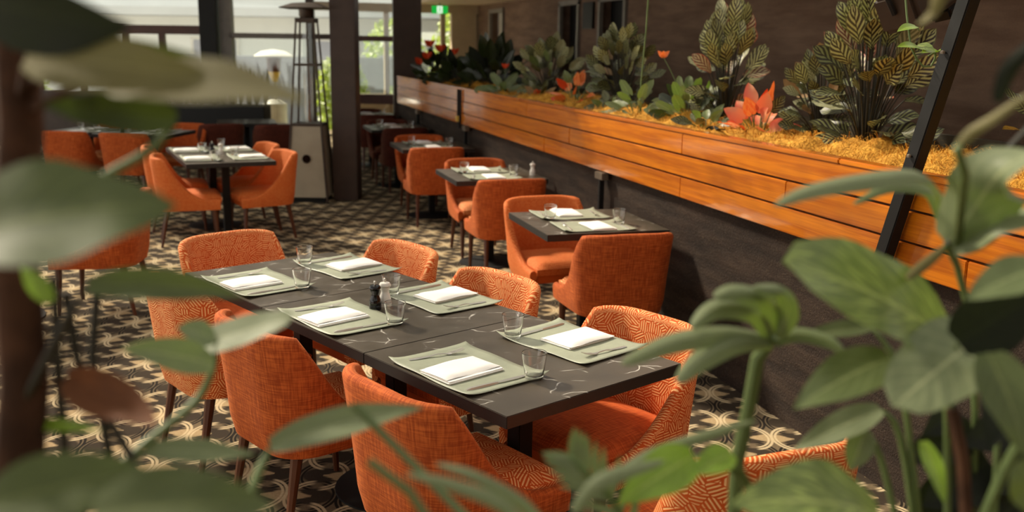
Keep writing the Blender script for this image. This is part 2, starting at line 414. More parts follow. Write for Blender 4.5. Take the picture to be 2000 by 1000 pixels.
struct(lv.obj('ceiling', M['brown'], smooth=False))
struct(MB().box((-0.5, -3.6, 1.4), (12.4, .2, 2.8)).obj('wall_rear', M['brown'], smooth=False))
# corridor end wall: glazed door with beige frame
e = MB(); ye = 19.3
e.box((3.35, ye, 2.48), (3.3, .16, .16)); e.box((4.72, ye, 1.2), (.5, .16, 2.4))
e.box((2.55, ye, 1.28), (.12, .16, 2.56))
struct(e.obj('wall_end', M['beige'], smooth=False))
d = struct(MB().box((3.38, ye, .42), (1.55, .1, .84)).obj('window_5', M['beige'], smooth=False))
f = MB()
for x in (3.18, 4.30): f.box((x, ye-.03, 1.45), (.09, .1, 2.1))
f.obj('window_frame', M['beige'], d, smooth=False)
MB().box((3.5, ye, 1.6), (1.8, .012, 1.6)).obj('pane', M['pane'], d, smooth=False)
# window wall at the back
b = MB()
def gbox(mb, a0, a1, z0, z1, b0=0., th=.14): mb.box(gp((a0+a1)/2, b0, (z0+z1)/2), (a1-a0, th, z1-z0), R=RG)
gbox(b, -9.5, -2.75, 0, .92); gbox(b, -9.5, .5, 2.95, 3.3)
struct(b.obj('wall_back', M['brown'], smooth=False))
def window(n, a0, a1, z0, z1, rails, posts, fm, bars=()):
    b = MB()
    for z, h in rails: gbox(b, a0, a1, z-h/2, z+h/2)
    for a, wd in posts: gbox(b, a-wd/2, a+wd/2, z0, z1)
    o = struct(b.obj('window_%d' % n, fm, smooth=False))
    if bars:
        b = MB()
        for a, q0, q1, wd in bars: gbox(b, a-wd/2, a+wd/2, q0, q1, 0, .08)
        b.obj('mullion', M['rail'], o, smooth=False)
    zz = [z0]+[z for z, h in rails]+[z1]
    for i in range(len(zz)-1):
        p = MB(); gbox(p, a0, a1, zz[i], zz[i+1], .02, .012); p.obj('pane', M['pane'], o, smooth=False)
    return o
window(1, -9.5, -2.95, .92, 2.95, [(1.98, .15)], [(-9.4, .1)], M['rail'], [(a, .92, 1.92, .1) for a in (-8.6, -7.7, -6.75, -5.9, -5.1, -4.3, -3.65)])
window(2, -2.45, -1.05, .05, 2.95, [(1.90, .09), (.35, .12)], [(-2.5, .2)], M['framegrey'])
window(3, -1.05, -.4, .05, 2.95, [(1.90, .09)], [(-1.05, .12)], M['brown'])
window(4, -.4, .45, .05, 2.95, [(1.88, .09), (.86, .16)], [], M['rail'])
b = MB(); gbox(b, -2.92, -2.64, 0, 3.1, -.05, .26); struct(b.obj('pillar', M['black'], smooth=False))
# square brown pillars of the room
def pillar(name, c, sz, rz, m=M['brown']):
    o = MB().box((0, 0, 1.6), (sz, sz, 3.2)).obj(name, m, smooth=True, bevel=.006); o.location = c; o.rotation_euler = (0, 0, rz); return struct(o)
pillar('pillar', (1.418, 11.50, 0), .285, math.radians(-18))
pillar('pillar', (2.78, 14.95, 0), .42, math.radians(-8))

# ------------------------------------------------------------------ planter along the right wall
pl = thing('planter_box', 'long varnished cedar planter box along the top of the dark low wall', 'planter', (XW, 5.0, 0))
ZB, ZT = .941, 1.318
H = (ZT-ZB)/3
joints = [[-6.0, -2.2, .1, 2.6, 5.55, 7.6, 9.5], [-6.0, -1.0, 2.0, 5.52, 9.5], [-6.0, -3.0, .1, 3.1, 5.55, 8.0, 9.5]]
for r, js in enumerate(joints):
    for a, c in zip(js[:-1], js[1:]):
        o = MB().box((0, 0, 0), (.045, c-a-.005, H-.009)).obj('board', M['cedar'], pl, bevel=.004)
        o.location = (-.028+rnd.uniform(-.002, .002), (a+c)/2, ZB+H*(r+.5))
MB().box((-.002, 1.75, (ZB+ZT)/2), (.012, 15.5, ZT-ZB-.01)).obj('backing', M['stemdark'], pl, smooth=False)
for a, c in ((-6, -1.4), (-1.4, 3.3), (3.3, 9.5)):
    o = MB().box((0, 0, 0), (.075, c-a-.004, .024)).obj('rim', M['cedar'], pl, bevel=.005); o.location = (-.02, (a+c)/2, ZT+.010)
MB().box((.40, 9.48, (ZB+ZT)/2), (.86, .04, ZT-ZB)).obj('end_panel', M['cedar'], pl, bevel=.004)
MB().box((.90, 1.75, ZT-.1), (.04, 15.5, .34)).obj('back_panel', M['stemdark'], pl, smooth=False)
MB().box((.44, 1.75, 1.2), (.86, 15.5, .12)).obj('soil', M['soil'], pl, smooth=False)
# supports and conduits below
for i, (y, nm) in enumerate(((6.31, 'second'), (10.25, 'third'), (12.9, 'last'))):
    s = thing('support_post', ['black steel post under the planter beside the nearest wall table', 'black steel post under the planter beside the third wall table', 'black steel post under the far reflecting end of the planter'][i], 'post', (XW-.055, y, 0), 0, 'posts under the planter')
    MB().box((0, 0, .45), (.035, .035, .9)).obj('post', M['black'], s, bevel=.003)
    MB().box((.0, 0, .915), (.05, .14, .05)).obj('bracket', M['galv'], s, bevel=.004)
    MB().box((0, 0, .006), (.08, .08, .012)).obj('foot_plate', M['black'], s, smooth=False)
s = thing('cable_conduit', 'dark twin cable conduit with a yellow connector crossing the planter boards', 'conduit', (XW-.065, 10.52, 0))
for dy in (-.05, .05): MB().tube([(0, dy, ZT), (0, dy, 1.0), (.0, dy*.4, .9)], .012).obj('cable', M['black'], s)
MB().box((-.01, 0, 1.0), (.045, .09, .06)).obj('connector', M['brass'], s, bevel=.006)
# fibre mulch: mounds plus loose strands (nobody could count the strands)
mb = MB()
def mulch(i, j):
    y = -1.2+15.6*j; x = XW+.015+.86*i
    z = 1.285+.05*math.sin(PI*min(1, max(0, i*1.05)))**.6+.028*math.sin(y*5.1+x*3)*math.sin(y*2.3+1)+.024*math.sin(y*13+x*9)*math.sin(x*17-y*4)+.012*math.sin(y*29-x*23)+.008*math.sin(x*40+y*31)
    return (x, y, z)
mb.grid(mulch, 26, 300)
hs = random.Random(3)
def strand(p, L):
    a = hs.uniform(0, 2*PI); d = Vector((math.cos(a), math.sin(a), hs.uniform(.0, .8))).normalized()
    q = p+d*L*.5+Vector((0, 0, hs.uniform(0, .02))); e2 = p+d*L+Vector((hs.uniform(-.02, .02), hs.uniform(-.02, .02), hs.uniform(-.025, .0)))
    n = d.cross(Vector((0, 0, 1))).normalized()*.0011; n2 = Vector((0, 0, .0011))
    k = mb.addv([p-n, p+n, q+n+n2, q-n+n2, e2])
    mb.face([k, k+1, k+2, k+3]); mb.face([k+3, k+2, k+4])
for _ in range(26000):
    j = (hs.random()**1.5*12.0+1.9)/15.6; i = hs.random()**1.3
    strand(Vector(mulch(i, j))+Vector((0, 0, -.004)), hs.uniform(.03, .085))
tag(mb.obj('fibre_mulch', M['fibre'], angle=180), 'golden coconut fibre mulch heaped along the top of the cedar planter', 'mulch', kind='stuff')

# ------------------------------------------------------------------ leaves and plants
def leaf_mesh(mb, root, base, tip, width, nrm, sag=.0, fold=.18, heart=0., wav=.0, nu=4, nv=8, pr=.004, pm=1, lm=0, seed=0, tw=0., sharp=1.):
    """blade from base to tip (with its own petiole from root to base)"""
    base = Vector(base); tip = Vector(tip); d = tip-base; L = d.length; ax = d.normalized()
    nrm = Vector(nrm); nrm = (nrm-ax*nrm.dot(ax))
    nrm = nrm.normalized() if nrm.length > 1e-4 else ax.orthogonal().normalized()
    sd_ = ax.cross(nrm).normalized(); rr = random.Random(seed); ph = rr.uniform(0, 6)
    def fn(i, j):
        u = i*2-1; v = j
        prof = (math.sin(PI*min(1, (v*.93+.07))**(.78/sharp)))**.85 if heart == 0 else math.sqrt(max(0, 1-((v-.34)/(.68 if v > .34 else .38))**2))*(1-.12*v)
        if v >= 1: prof = .0
        vv = v
        if heart: vv = v-heart*abs(u)**1.5*(1-v)**2
        a = tw*v
        s_ = sd_*math.cos(a)+nrm*math.sin(a); n_ = nrm*math.cos(a)-sd_*math.sin(a)
        p = base+ax*(vv*L)+s_*(u*width/2*prof)+n_*(abs(u)*fold*width*prof*.5)
        p += nrm*(sag*L*(4*v*(1-v))*.5)+n_*(wav*width*math.sin(v*13+ph+u*2)*abs(u))
        return p
    mb.grid(fn, nu, nv, lm, lambda i, j: (i*2-1, j))
    if root is not None:
        root = Vector(root); mid = (root+base)/2+Vector((0, 0, .12*(base-root).length))-ax*.1*(base-root).length
        pts = [root*(1-t)**2+mid*2*t*(1-t)+base*t*t for t in (0, .2, .4, .6, .8, 1.)]+[base+ax*L*.12]
        mb.tube(pts, [pr*1.3, pr*1.2, pr*1.1, pr, pr, pr*.9, pr*.5], 5, pm)
    return mb
VIEW = Vector((-.45, -.85, .25))
def bush(name, label, x, y, z0, n, h, spread, lw, ll, mats, seed, cat='plant', up=.7, pst='stem', heart=0., sh=1., group=None, flower=None):
    q = random.Random(seed); p = thing(name, label, cat, (x, y, z0), 0, group)
    if name == 'calathea': pst = 'stemdark'
    for k in range(n):
        t_ = (k+.5)/n; a = k*2.399+q.uniform(-.3, .3)
        hh = h*(.22+.78*(1-t_)**.8)*q.uniform(.88, 1.05); rad = spread*(.15+.85*t_**.7)*q.uniform(.75, 1.1)
        c, s_ = math.cos(a), math.sin(a)
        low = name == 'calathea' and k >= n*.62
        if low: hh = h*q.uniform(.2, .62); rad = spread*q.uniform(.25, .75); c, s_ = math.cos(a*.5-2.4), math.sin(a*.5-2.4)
        L = ll*q.uniform(.8, 1.15); W = lw*q.uniform(.85, 1.12)
        base = Vector((c*rad*.75, s_*rad*.75, max(.03, hh-L*.7)))
        dirv = Vector((c*(.25+t_*.9), s_*(.25+t_*.9), up*(1.25-t_*1.3)+q.uniform(-.15, .15))).normalized()
        tip = base+dirv*L
        nr = (VIEW*.8+Vector((c*.5, s_*.5, .5))+Vector((q.uniform(-.5, .5), q.uniform(-.5, .5), q.uniform(-.2, .4))))
        m = q.choices([a_ for a_, _ in mats], [b_ for _, b_ in mats])[0]
        if low and q.random() < .5: m = 'caldark'  # darker low leaves put the clump's inner shade into the colour
        mb = MB(); leaf_mesh(mb, (c*.025, s_*.025, -.03), base, tip, W, nr, sag=q.uniform(-.12, .22), fold=q.uniform(.1, .3), wav=.035, seed=seed*100+k, pr=.0032, heart=heart, tw=q.uniform(-.5, .5), sharp=.62 if name == 'calathea' else sh)
        mb.obj('leaf', [M[m], M[pst]], p, angle=180)
    if flower:
        for (fx, fy, fz, fm, fl) in flower:
            for k in range(4):
                mb = MB(); a = k*PI/2+fx*30
                b0 = Vector((fx, fy, fz)); leaf_mesh(mb, (0, 0, 0) if k == 0 else None, b0, b0+Vector((math.cos(a)*.7, math.sin(a)*.7, .8)).normalized()*fl, fl*.55, (VIEW.x, VIEW.y, .5), fold=.3, nv=6, pr=.003)
                mb.obj('flower_petal', [M[fm], M[pst]], p, angle=180)
    return p
ZS = 1.31
CAL = [('cal', 6), ('calpink', 1.3), ('calgrey', .6), ('caldark', 1.2)]
bush('calathea', 'tallest striped calathea in the planter, beside the black leaning beam', 3.12, 4.22, ZS, 84, .80, .34, .095, .18, CAL, 11, up=1.1)
bush('calathea', 'ragged dark calathea with withered tips left of the tallest calathea', 3.20, 4.72, ZS, 74, .52, .27, .07, .12, [('caldark', 4), ('cal', 2), ('wither', 2.4), ('calgrey', 1)], 12, up=.9)
bush('calathea', 'upright striped calathea rising behind the salmon leaved aglaonema', 3.18, 5.78, ZS, 60, .76, .27, .095, .18, CAL, 13, up=1.25)
bush('aglaonema', 'salmon and orange leaved aglaonema below the upright striped calathea', 2.98, 5.02, ZS, 17, .27, .16, .085, .15, [('aglpink', 3), ('agl', 3), ('red', 1), ('caldark', 1.2)], 14, up=.8)
bush('anthurium', 'leafy green anthurium with one orange bird shaped flower', 3.02, 5.98, ZS, 30, .30, .27, .075, .13, [('green', 3), ('darkgreen', 2), ('sage', 1.2)], 15, heart=.2, flower=[(-.12, .18, .42, 'agl', .06)])
bush('pothos', 'drooping green pothos spilling over the middle of the planter rim', 2.84, 6.42, ZS, 15, .26, .27, .065, .14, [('green', 4), ('sage', 2), ('agl', .3)], 16, up=.35, heart=.2)
bush('calathea', 'bushy dark calathea in front of the second doorway', 3.14, 7.42, ZS, 70, .64, .38, .085, .15, [('caldark', 6), ('cal', 3), ('calgrey', .8), ('wither', 1.2)], 17, up=.8)
bush('aglaonema', 'small orange and yellow leaved aglaonema near the planter middle', 2.96, 8.02, ZS, 16, .27, .22, .075, .13, [('agl', 3), ('red', 1), ('green', 3)], 18, up=.6)
bush('calathea', 'bushy pale green calathea in front of the first doorway', 3.16, 9.35, ZS, 60, .58, .42, .095, .17, [('calgrey', 3), ('cal', 2), ('caldark', 3), ('green', 1)], 19, up=.75)
bush('pothos', 'pale green pothos hanging over the planter rim at the far end', 2.80, 9.72, ZS, 12, .22, .20, .10, .17, [('sage', 3), ('green', 2)], 20, up=.2, heart=.2, flower=[(.05, .1, .26, 'red', .06)])
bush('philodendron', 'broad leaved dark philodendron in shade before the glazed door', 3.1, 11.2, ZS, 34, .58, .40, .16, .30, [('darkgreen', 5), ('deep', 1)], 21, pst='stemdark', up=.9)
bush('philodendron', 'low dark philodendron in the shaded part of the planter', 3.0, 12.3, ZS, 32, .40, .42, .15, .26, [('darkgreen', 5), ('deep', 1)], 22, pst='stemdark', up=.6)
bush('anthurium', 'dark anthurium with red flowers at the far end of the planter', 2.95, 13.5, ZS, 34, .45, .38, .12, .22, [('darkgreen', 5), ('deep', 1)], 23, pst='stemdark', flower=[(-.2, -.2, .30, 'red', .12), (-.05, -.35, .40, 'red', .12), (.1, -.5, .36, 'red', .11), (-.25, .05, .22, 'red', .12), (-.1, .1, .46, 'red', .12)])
bush('calathea', 'sparse withering calathea at the right edge beyond the black beam', 3.1, 3.06, ZS, 20, .62, .24, .06, .13, [('caldark', 3), ('wither', 2), ('cal', 2)], 24, up=1.0)
def low_filler(lab, x, y, seed, mats, n=14): bush('ground_cover', lab, x, y, ZS, n, .16, .20, .06, .12, mats, seed, up=.4)
low_filler('low green ground cover between the aglaonema and the anthurium', 2.90, 5.5, 31, [('caldark', 2), ('green', 2)])
low_filler('low dark ground cover below the bushy dark calathea', 2.88, 7.0, 32, [('caldark', 3), ('green', 1)])
low_filler('low red tinged ground cover below the pale green calathea', 2.92, 8.9, 33, [('caldark', 3), ('wither', 1), ('red', .6)], 18)
dl = thing('dead_leaf', 'black twisted dead leaf lying on the golden fibre near the planter rim', 'leaf', (2.70, 5.02, 1.335))
mb = MB(); leaf_mesh(mb, None, (0, .09, .0), (.03, -.09, .012), .03, (0, 0, 1), .1, .5, nv=14, tw=5., wav=.1); mb.obj('blade', M['deep'], dl, angle=180)
# hanging vine: long stem with a few leaves at its end
vn = thing('hanging_vine', 'single thin green stem rising above the pothos in the planter', 'vine', (2.86, 6.42, ZS))
MB().tube([(0, 0, 0), (.0, .0, .25), (.012, -.02, .6), (.03, -.02, 1.24), (.035, -.02, 1.66)], .0055).obj('stem', M['stem'], vn)
pv = thing('hanging_pothos', 'bright green pothos sprig curling in front of the black beam', 'vine', at(1800, 105, 3.6))
o0 = at(1800, 105, 3.6)
for (bu, bv, tu, tv, wd, mt) in ((1795, 93, 1752, 92, 26, 'fresh'), (1790, 90, 1826, 100, 26, 'pothos'), (1832, 100, 1798, 104, 24, 'fresh'), (1826, 102, 1842, 99, 18, 'fresh'), (1790, 52, 1752, 62, 24, 'fresh')):
    mb = MB(); leaf_mesh(mb, at((bu+1800)/2, bv+8, 3.6)-o0, at(bu, bv, 3.6)-o0, at(tu, tv, 3.55)-o0, wd*3.6/F_PX, Vector((-.3, -.5, .8)), sag=.12, fold=.2, pr=.002); mb.obj('leaf', [M[mt], M['stem']], pv, angle=180)
MB().tube([at(u, v, 3.6)-o0 for u, v in ((1760, -420), (1768, -12), (1771, 30), (1779, 92), (1790, 115), (1803, 130), (1818, 130), (1826, 116), (1827, 100))], .0042).obj('stem', M['stem'], pv)

# ------------------------------------------------------------------ black leaning beam and stage light
bm_ = thing('leaning_beam', 'black steel beam leaning across the cedar planter on the right', 'beam', (2.50, 3.22, .93))
R_ = Vector((0, -.335, 1.04)).normalized()
q = R_.to_track_quat('Z', 'X').to_matrix()
MB().box(R_*1.05, (.062, .05, 2.14), R=q).obj('bar', M['black'], bm_, bevel=.004)
MB().box((.02, 0, .01), (.07, .11, .08)).obj('bracket', M['black'], bm_, bevel=.005)
for k in (.06, .5, .9): MB().lathe([(.009, 0), (.009, .008), (.004, .012)], 8).obj('bolt', M['galv'], bm_).location = R_*k+Vector((-.034, 0, 0))
lt = thing('stage_light', 'black slotted stage light hanging at the top right', 'spotlight', at(1800, 8, 4.2))
lt.rotation_euler = (math.radians(-12), math.radians(-24), math.radians(20))
MB().box((0, 0, .03), (.36, .2, .17)).obj('housing', M['heaterdark'], lt, bevel=.02)
for i in range(3):
    for j in range(2): MB().box((.02+.07*i, -.101, .03+.05*j), (.045, .006, .014)).obj('slot', M['blackgloss'], lt, smooth=False)
MB().box((.10, -.03, -.085), (.10, .1, .05)).obj('bracket', M['black'], lt, bevel=.01)
MB().tube([(-.19, 0, .03), (-.21, 0, .22), (0, 0, .32), (.21, 0, .22), (.19, 0, .03)], .012).obj('yoke', M['black'], lt)
MB().tube([(0, 0, .32), (.30, 0, .92)], .015).obj('hanger', M['black'], lt)
# exit sign
p = at(859, 19, 18.3)
ex = thing('exit_sign', 'green and white illuminated exit sign hanging before the glazed door', 'exit sign', p, -.25)
MB().box((0, 0, 0), (.30, .05, .145)).obj('housing', M['exitgreen'], ex, bevel=.004)
MB().box((0, -.027, 0), (.10, .006, .13)).obj('symbol_panel', M['exitwhite'], ex, smooth=False)
mb = MB(); mb.lathe([(.001, -.002), (.012, -.002), (.012, .002), (.001, .002)], 10)
fg = MB().box((0, -.031, .035), (.02, .003, .02)).box((0, -.031, .004), (.016, .003, .045), R=Matrix.Rotation(.2, 3, 'Y')).box((-.016, -.031, -.03), (.010, .003, .05), R=Matrix.Rotation(.6, 3, 'Y')).box((.014, -.031, -.028), (.010, .003, .045), R=Matrix.Rotation(-.5, 3, 'Y')).box((.016, -.031, .008), (.030, .003, .008), R=Matrix.Rotation(.5, 3, 'Y'))
fg.obj('running_figure', M['exitgreen'], ex, smooth=False)
MB().box((0, 0, .11), (.02, .02, .1)).obj('hanger', M['framegrey'], ex, smooth=False)

# ------------------------------------------------------------------ chairs
def shell_mesh(name, mats):
    a, yb, rc, yf = .268, -.275, .155, .262
    s1 = a-rc; s2 = s1+rc*PI/2; S = s2+(yf-(yb+rc))
    def path(s):                     # plan point and outward normal at signed arc length
        sg = 1 if s >= 0 else -1; q = abs(s)
        if q <= s1: p, n = (q, yb), (0, -1)
        elif q <= s2:
            f = (q-s1)/rc; p = (s1+rc*math.sin(f), yb+rc-rc*math.cos(f)); n = (math.sin(f), -math.cos(f))
        else: p, n = (a, yb+rc+(q-s2)), (1, 0)
        return Vector((sg*p[0], p[1], 0)), Vector((sg*n[0], n[1], 0))
    def top(s):
        q = abs(s); t0 = .265
        if q < t0: return .805-.012*(q/t0)**3
        t_ = min(1, (q-t0)/(S-t0)); f = 1-(1-t_**1.15)**3.0
        return .793-.375*f
    TH = .046; n = 44; mb = MB(); rows = []
    zb = .325
    for i in range(n+1):
        s = (i/n*2-1)*S; p, nn = path(s); zt = top(s)
        def lean(z): return nn*(.035*max(0, (z-.40)/.4)**1.2*(1.25-.6*min(1, max(0, (abs(s)-.2)/.35))**1.5)-.022*max(0, (.42-z)/.1)**2*(1-.7*min(1, max(0, (abs(s)-.3)/.3))))
        col = []
        for k in range(7):
            z = zb+(zt-TH/2-zb)*k/6; col.append((p+lean(z)+Vector((0, 0, z)), (s, z), 0))
        for k in range(1, 5):
            f = PI*k/5; z = zt-TH/2; off = -nn*(TH/2)*(1-math.cos(f))+Vector((0, 0, TH/2*math.sin(f)))
            col.append((p+lean(z)+off+Vector((0, 0, z)), (s, zt+.01*k), 0 if k < 3 else 1))
        for k in range(6):
            z = (zt-TH/2)+(.37-(zt-TH/2))*k/5; col.append((p+lean(z)-nn*TH+Vector((0, 0, z)), (s, 1.7-z), 1))
        rows.append(col)
    m_ = len(rows[0]); k = mb.addv([c[0] for col in rows for c in col])
    for i in range(n):
        for j in range(m_-1):
            A = k+i*m_+j; q = [(i, j), (i, j+1), (i+1, j+1), (i+1, j)]
            mb.face([A, A+1, A+m_+1, A+m_], rows[i][j+1][2], [rows[x][y][1] for x, y in q])
    for i in (0, n):
        ids = [k+i*m_+j for j in range(m_)]
        mb.face(ids if i == 0 else ids[::-1], 0, [(c[0].z, c[0].x) for c in rows[i]][::1])
    return mb.mesh(name, mats, angle=50)
def seat_mesh(name, mats):
    mb = MB(); hx, y0, y1 = .226, -.225, .278
    def fn(i, j):
        x = (i*2-1); y = (j*2-1); r = max(abs(x), abs(y)); e_ = max(0., 1-r**6)
        z = .425+.035*e_**.5+.016*(1-x*x)*(1-y*y)
        return (x*hx, (y0+y1)/2+y*(y1-y0)/2, z)
    mb.grid(fn, 14, 14, 0, lambda i, j: (i*.45, j*.5))
    ring = [(0+i, 0) for i in range(14)]
    P_ = [(-hx, y0), (hx, y0), (hx, y1), (-hx, y1)]
    k = mb.addv([(x, y, .425) for x, y in P_]+[(x*.98, y*.98, .385) for x, y in P_])
    for i in range(4):
        j = (i+1) % 4; mb.face([k+i, k+4+i, k+4+j, k+j], 0, [(i*.4, .0), (i*.4, .05), (i*.4+.4, .05), (i*.4+.4, 0)])
    return mb.mesh(name, mats, angle=60)
def chair_proto(name, outer, inner, seat):
    t_ = bpy.data.objects.new('dining_chair', None); COL.objects.link(t_); t_.empty_display_size = .1
    def part(n, me):
        o = bpy.data.objects.new(n, me); COL.objects.link(o); o.parent = t_; return o
    part('backrest', shell_mesh('backrest', [M[outer], M[inner]]))
    part('seat', seat_mesh('seat', [M[seat]]))
    b = MB().box((0, .015, .362), (.45, .47, .07)); b.has_uv = True
    part('seat_base', b.mesh('seat_base', [M[outer]], bevel=.012))
    for sx in (-1, 1):
        for (yt, yb_, xt, xb) in ((.215, .235, .215, .222), (-.185, -.25, .19, .205)):
            mb = MB(); n = 8
            rs = []
            for z, r in ((.335, .024), (.22, .019), (.0, .012)):
                f = 1-z/.335; rs.append([(sx*(xt+(xb-xt)*f)+r*math.cos(2*PI*j/n+PI/8), yt+(yb_-yt)*f+r*math.sin(2*PI*j/n+PI/8), z) for j in range(n)])
            mb.rings(rs[::-1]); part('leg', mb.mesh('leg', [M['leg']]))
    return t_
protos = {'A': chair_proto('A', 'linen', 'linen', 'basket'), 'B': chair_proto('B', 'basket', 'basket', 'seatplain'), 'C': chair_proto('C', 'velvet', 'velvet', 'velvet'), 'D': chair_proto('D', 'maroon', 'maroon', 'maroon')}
used = set()
def chair(kind, x, y, rz, label, group=None):      # rz = 0 faces +Y
    o = protos[kind]
    if kind in used: o = copy_tree(o)
    used.add(kind)
    o.location = (x, y, 0); o.rotation_euler = (0, 0, rz); tag(o, label, 'chair')
    for k in ('group',):
        if k in o: del o[k]
    if group: o['group'] = group
    return o
# ------------------------------------------------------------------ tables and what stands on them
TW, TD, TH = .758, .778, .04
def table_proto():
    t_ = bpy.data.objects.new('dining_table', None); COL.objects.link(t_)
    b = MB().box((0, 0, .75-TH/2), (TW, TD, TH)); me = b.mesh('tabletop', [M['marble'], M['edge']], bevel=.002)
    for p in me.polygons: p.material_index = 0 if p.normal.z > .7 else 1
    o = bpy.data.objects.new('tabletop', me); COL.objects.link(o); o.parent = t_
    MB().box((0, 0, .37), (.065, .065, .68)).obj('pedestal', M['black'], t_, bevel=.004)
    MB().box((0, 0, .699), (.36, .36, .02)).obj('mounting_plate', M['black'], t_, bevel=.003)
    MB().lathe([(.255, 0), (.255, .008), (.05, .022), (.04, .024)], 32).obj('base', M['black'], t_)
    return t_
TP = table_proto(); tp_used = []
def table(x, y, rz, label, group=None):
    o = copy_tree(TP) if tp_used else TP
    tp_used.append(1); o.location = (x, y, 0); o.rotation_euler = (0, 0, rz); tag(o, label, 'table')
    if 'group' in o: del o['group']
    if group: o['group'] = group
    return o
ZTOP = .7505
def placemat_mesh():
    mb = MB(); W_, D_ = .445, .325
    def fn(i, j):
        x, y = i*2-1, j*2-1; c = (abs(x)*abs(y))**6
        px = x*W_/2*(1-.015*(1-y*y)); py = y*D_/2*(1-.02*(1-x*x))
        z = .0015+.013*c*(1. if x*y > 0 else .4)+.004*abs(x)**8+.002*math.sin(x*5+y*3)*abs(y)**4+.002*abs(y)**4
        return (px, py, z)
    mb.grid(fn, 20, 16)
    me = mb.mesh('placemat', [M['mat']], angle=180)
    bm = bmesh.new(); bm.from_mesh(me)
    r = bmesh.ops.solidify(bm, geom=bm.faces[:], thickness=-.0012); bm.to_mesh(me); bm.free()
    me.polygons.foreach_set('use_smooth', [True]*len(me.polygons))
    return me
def napkin_parts():
    lo = MB().box((0, -.006, .006), (.232, .155, .010)).mesh('napkin', [M['napkin']], bevel=.0045)
    up = MB()
    def fn(i, j):
        x, y = i*2-1, j*2-1
        return (x*.112, .004+y*.070, .0125+.010*(1-max(abs(x), abs(y))**8)+.0015*math.sin(x*4+y*2))
    up.grid(fn, 14, 12)
    k = up.addv([(-.113, -.067, .0115), (.113, -.067, .0115), (.113, .075, .0115), (-.113, .075, .0115)]); up.face([k+3, k+2, k+1, k])
    return lo, up.mesh('top_fold', [M['napkin']], angle=60)
def fork_mesh():
    mb = MB(); w_ = [(-.10, .007), (-.07, .0085), (-.03, .005), (.0, .0035), (.03, .003), (.045, .008), (.055, .0115)]
    zs = [.003, .003, .004, .008, .006, .0035, .005]
    top = []; 
    for (x, h), z in zip(w_, zs): top.append([(x, -h, z), (x, h, z), (x, h*.8, z+.0022), (x, -h*.8, z+.0022)])
    mb.rings(top)
    for k in range(4):
        y = -.0096+k*.0064
        mb.rings([[(x, y-r, z), (x, y+r, z), (x, y+r, z+.0016), (x, y-r, z+.0016)] for x, r, z in ((.052, .0022, .005), (.08, .0019, .009), (.103, .0012, .016))])
    return mb.mesh('fork', [M['steel']], angle=60)
def knife_mesh():
    mb = MB()
    mb.rings([[(x, -h, .0015), (x, h, .0015), (x, h*.7, .0015+t_), (x, -h*.7, .0015+t_)] for x, h, t_ in ((-.115, .0045, .004), (-.10, .0075, .007), (-.05, .0065, .0065), (.0, .005, .0055), (.004, .006, .0055))])
    mb.rings([[(x, -h, .003), (x, h2, .003), (x, h2, .0045), (x, -h, .0052)] for x, h, h2 in ((.004, .006, .006), (.03, .0085, .008), (.08, .009, .009), (.108, .006, .009), (.12, -.002, .007))], 0)
    return mb.mesh('knife', [M['steel']], angle=50)
def glass_mesh():
    H_, rt, rb, w_ = .088, .041, .029, .0019
    prof = [(.0005, 0), (rb-.005, 0), (rb-.0015, .0006), (rb, .002), (rb+.0006, .006), ((rb+rt)/2, H_/2), (rt-.0003, H_-.0025), (rt, H_-.0008), (rt-w_/2, H_), (rt-w_, H_-.0008), (rt-w_-.0003, H_-.0025), ((rb+rt)/2-w_, H_/2), (rb-w_+.0012, .020), (rb-w_, .0165), (rb-w_-.004, .0125), (.0005, .0115)]
    return MB().lathe(prof, 28).mesh('drinking_glass', [M['glass']], angle=60)
MM = {'mat': placemat_mesh(), 'fork': fork_mesh(), 'knife': knife_mesh(), 'glass': glass_mesh()}
NLO, NUP = napkin_parts()
def put(name, me, p, rz, label, cat, group):
    o = bpy.data.objects.new(name, me); COL.objects.link(o); o.location = p; o.rotation_euler = (0, 0, rz); tag(o, label, cat, group); return o
def setting(cx, cy, rz, where, glass=(.16, .115), grp='long table', jit=None, glass_on=True, fine=True):
    """place setting centred at cx,cy; local +y points away from the diner (rz=0: diner at -y)"""
    q = jit or random.Random(int(abs(cx*1000)+abs(cy*77)))
    c, s_ = math.cos(rz), math.sin(rz)
    def L(x, y): return (cx+x*c-y*s_, cy+x*s_+y*c)
    a, b = L(0, 0); put('placemat', MM['mat'], (a, b, ZTOP), rz+q.uniform(-.03, .03), 'sage placemat '+where, 'placemat', 'placemats')
    a, b = L(q.uniform(-.012, .012), -.035); n = put('napkin', NLO, (a, b, ZTOP+.0022), rz+PI/2+q.uniform(-.05, .05), 'folded white napkin '+where, 'napkin', 'folded napkins')
    u_ = bpy.data.objects.new('top_fold', NUP); COL.objects.link(u_); u_.parent = n
    a, b = L(-.165, -.005); put('fork', MM['fork'], (a, b, ZTOP+.0025), rz+PI/2+q.uniform(-.25, -.02), 'steel fork '+where, 'fork', 'forks')
    a, b = L(.172, -.02); put('knife', MM['knife'], (a, b, ZTOP+.0025), rz+PI/2+q.uniform(-.06, .06), 'steel knife '+where, 'knife', 'knives')
    if glass_on:
        a, b = L(*glass); put('drinking_glass', MM['glass'], (a, b, ZTOP+.003), 0, 'clear tapered tumbler '+where, 'glass', 'water tumblers')
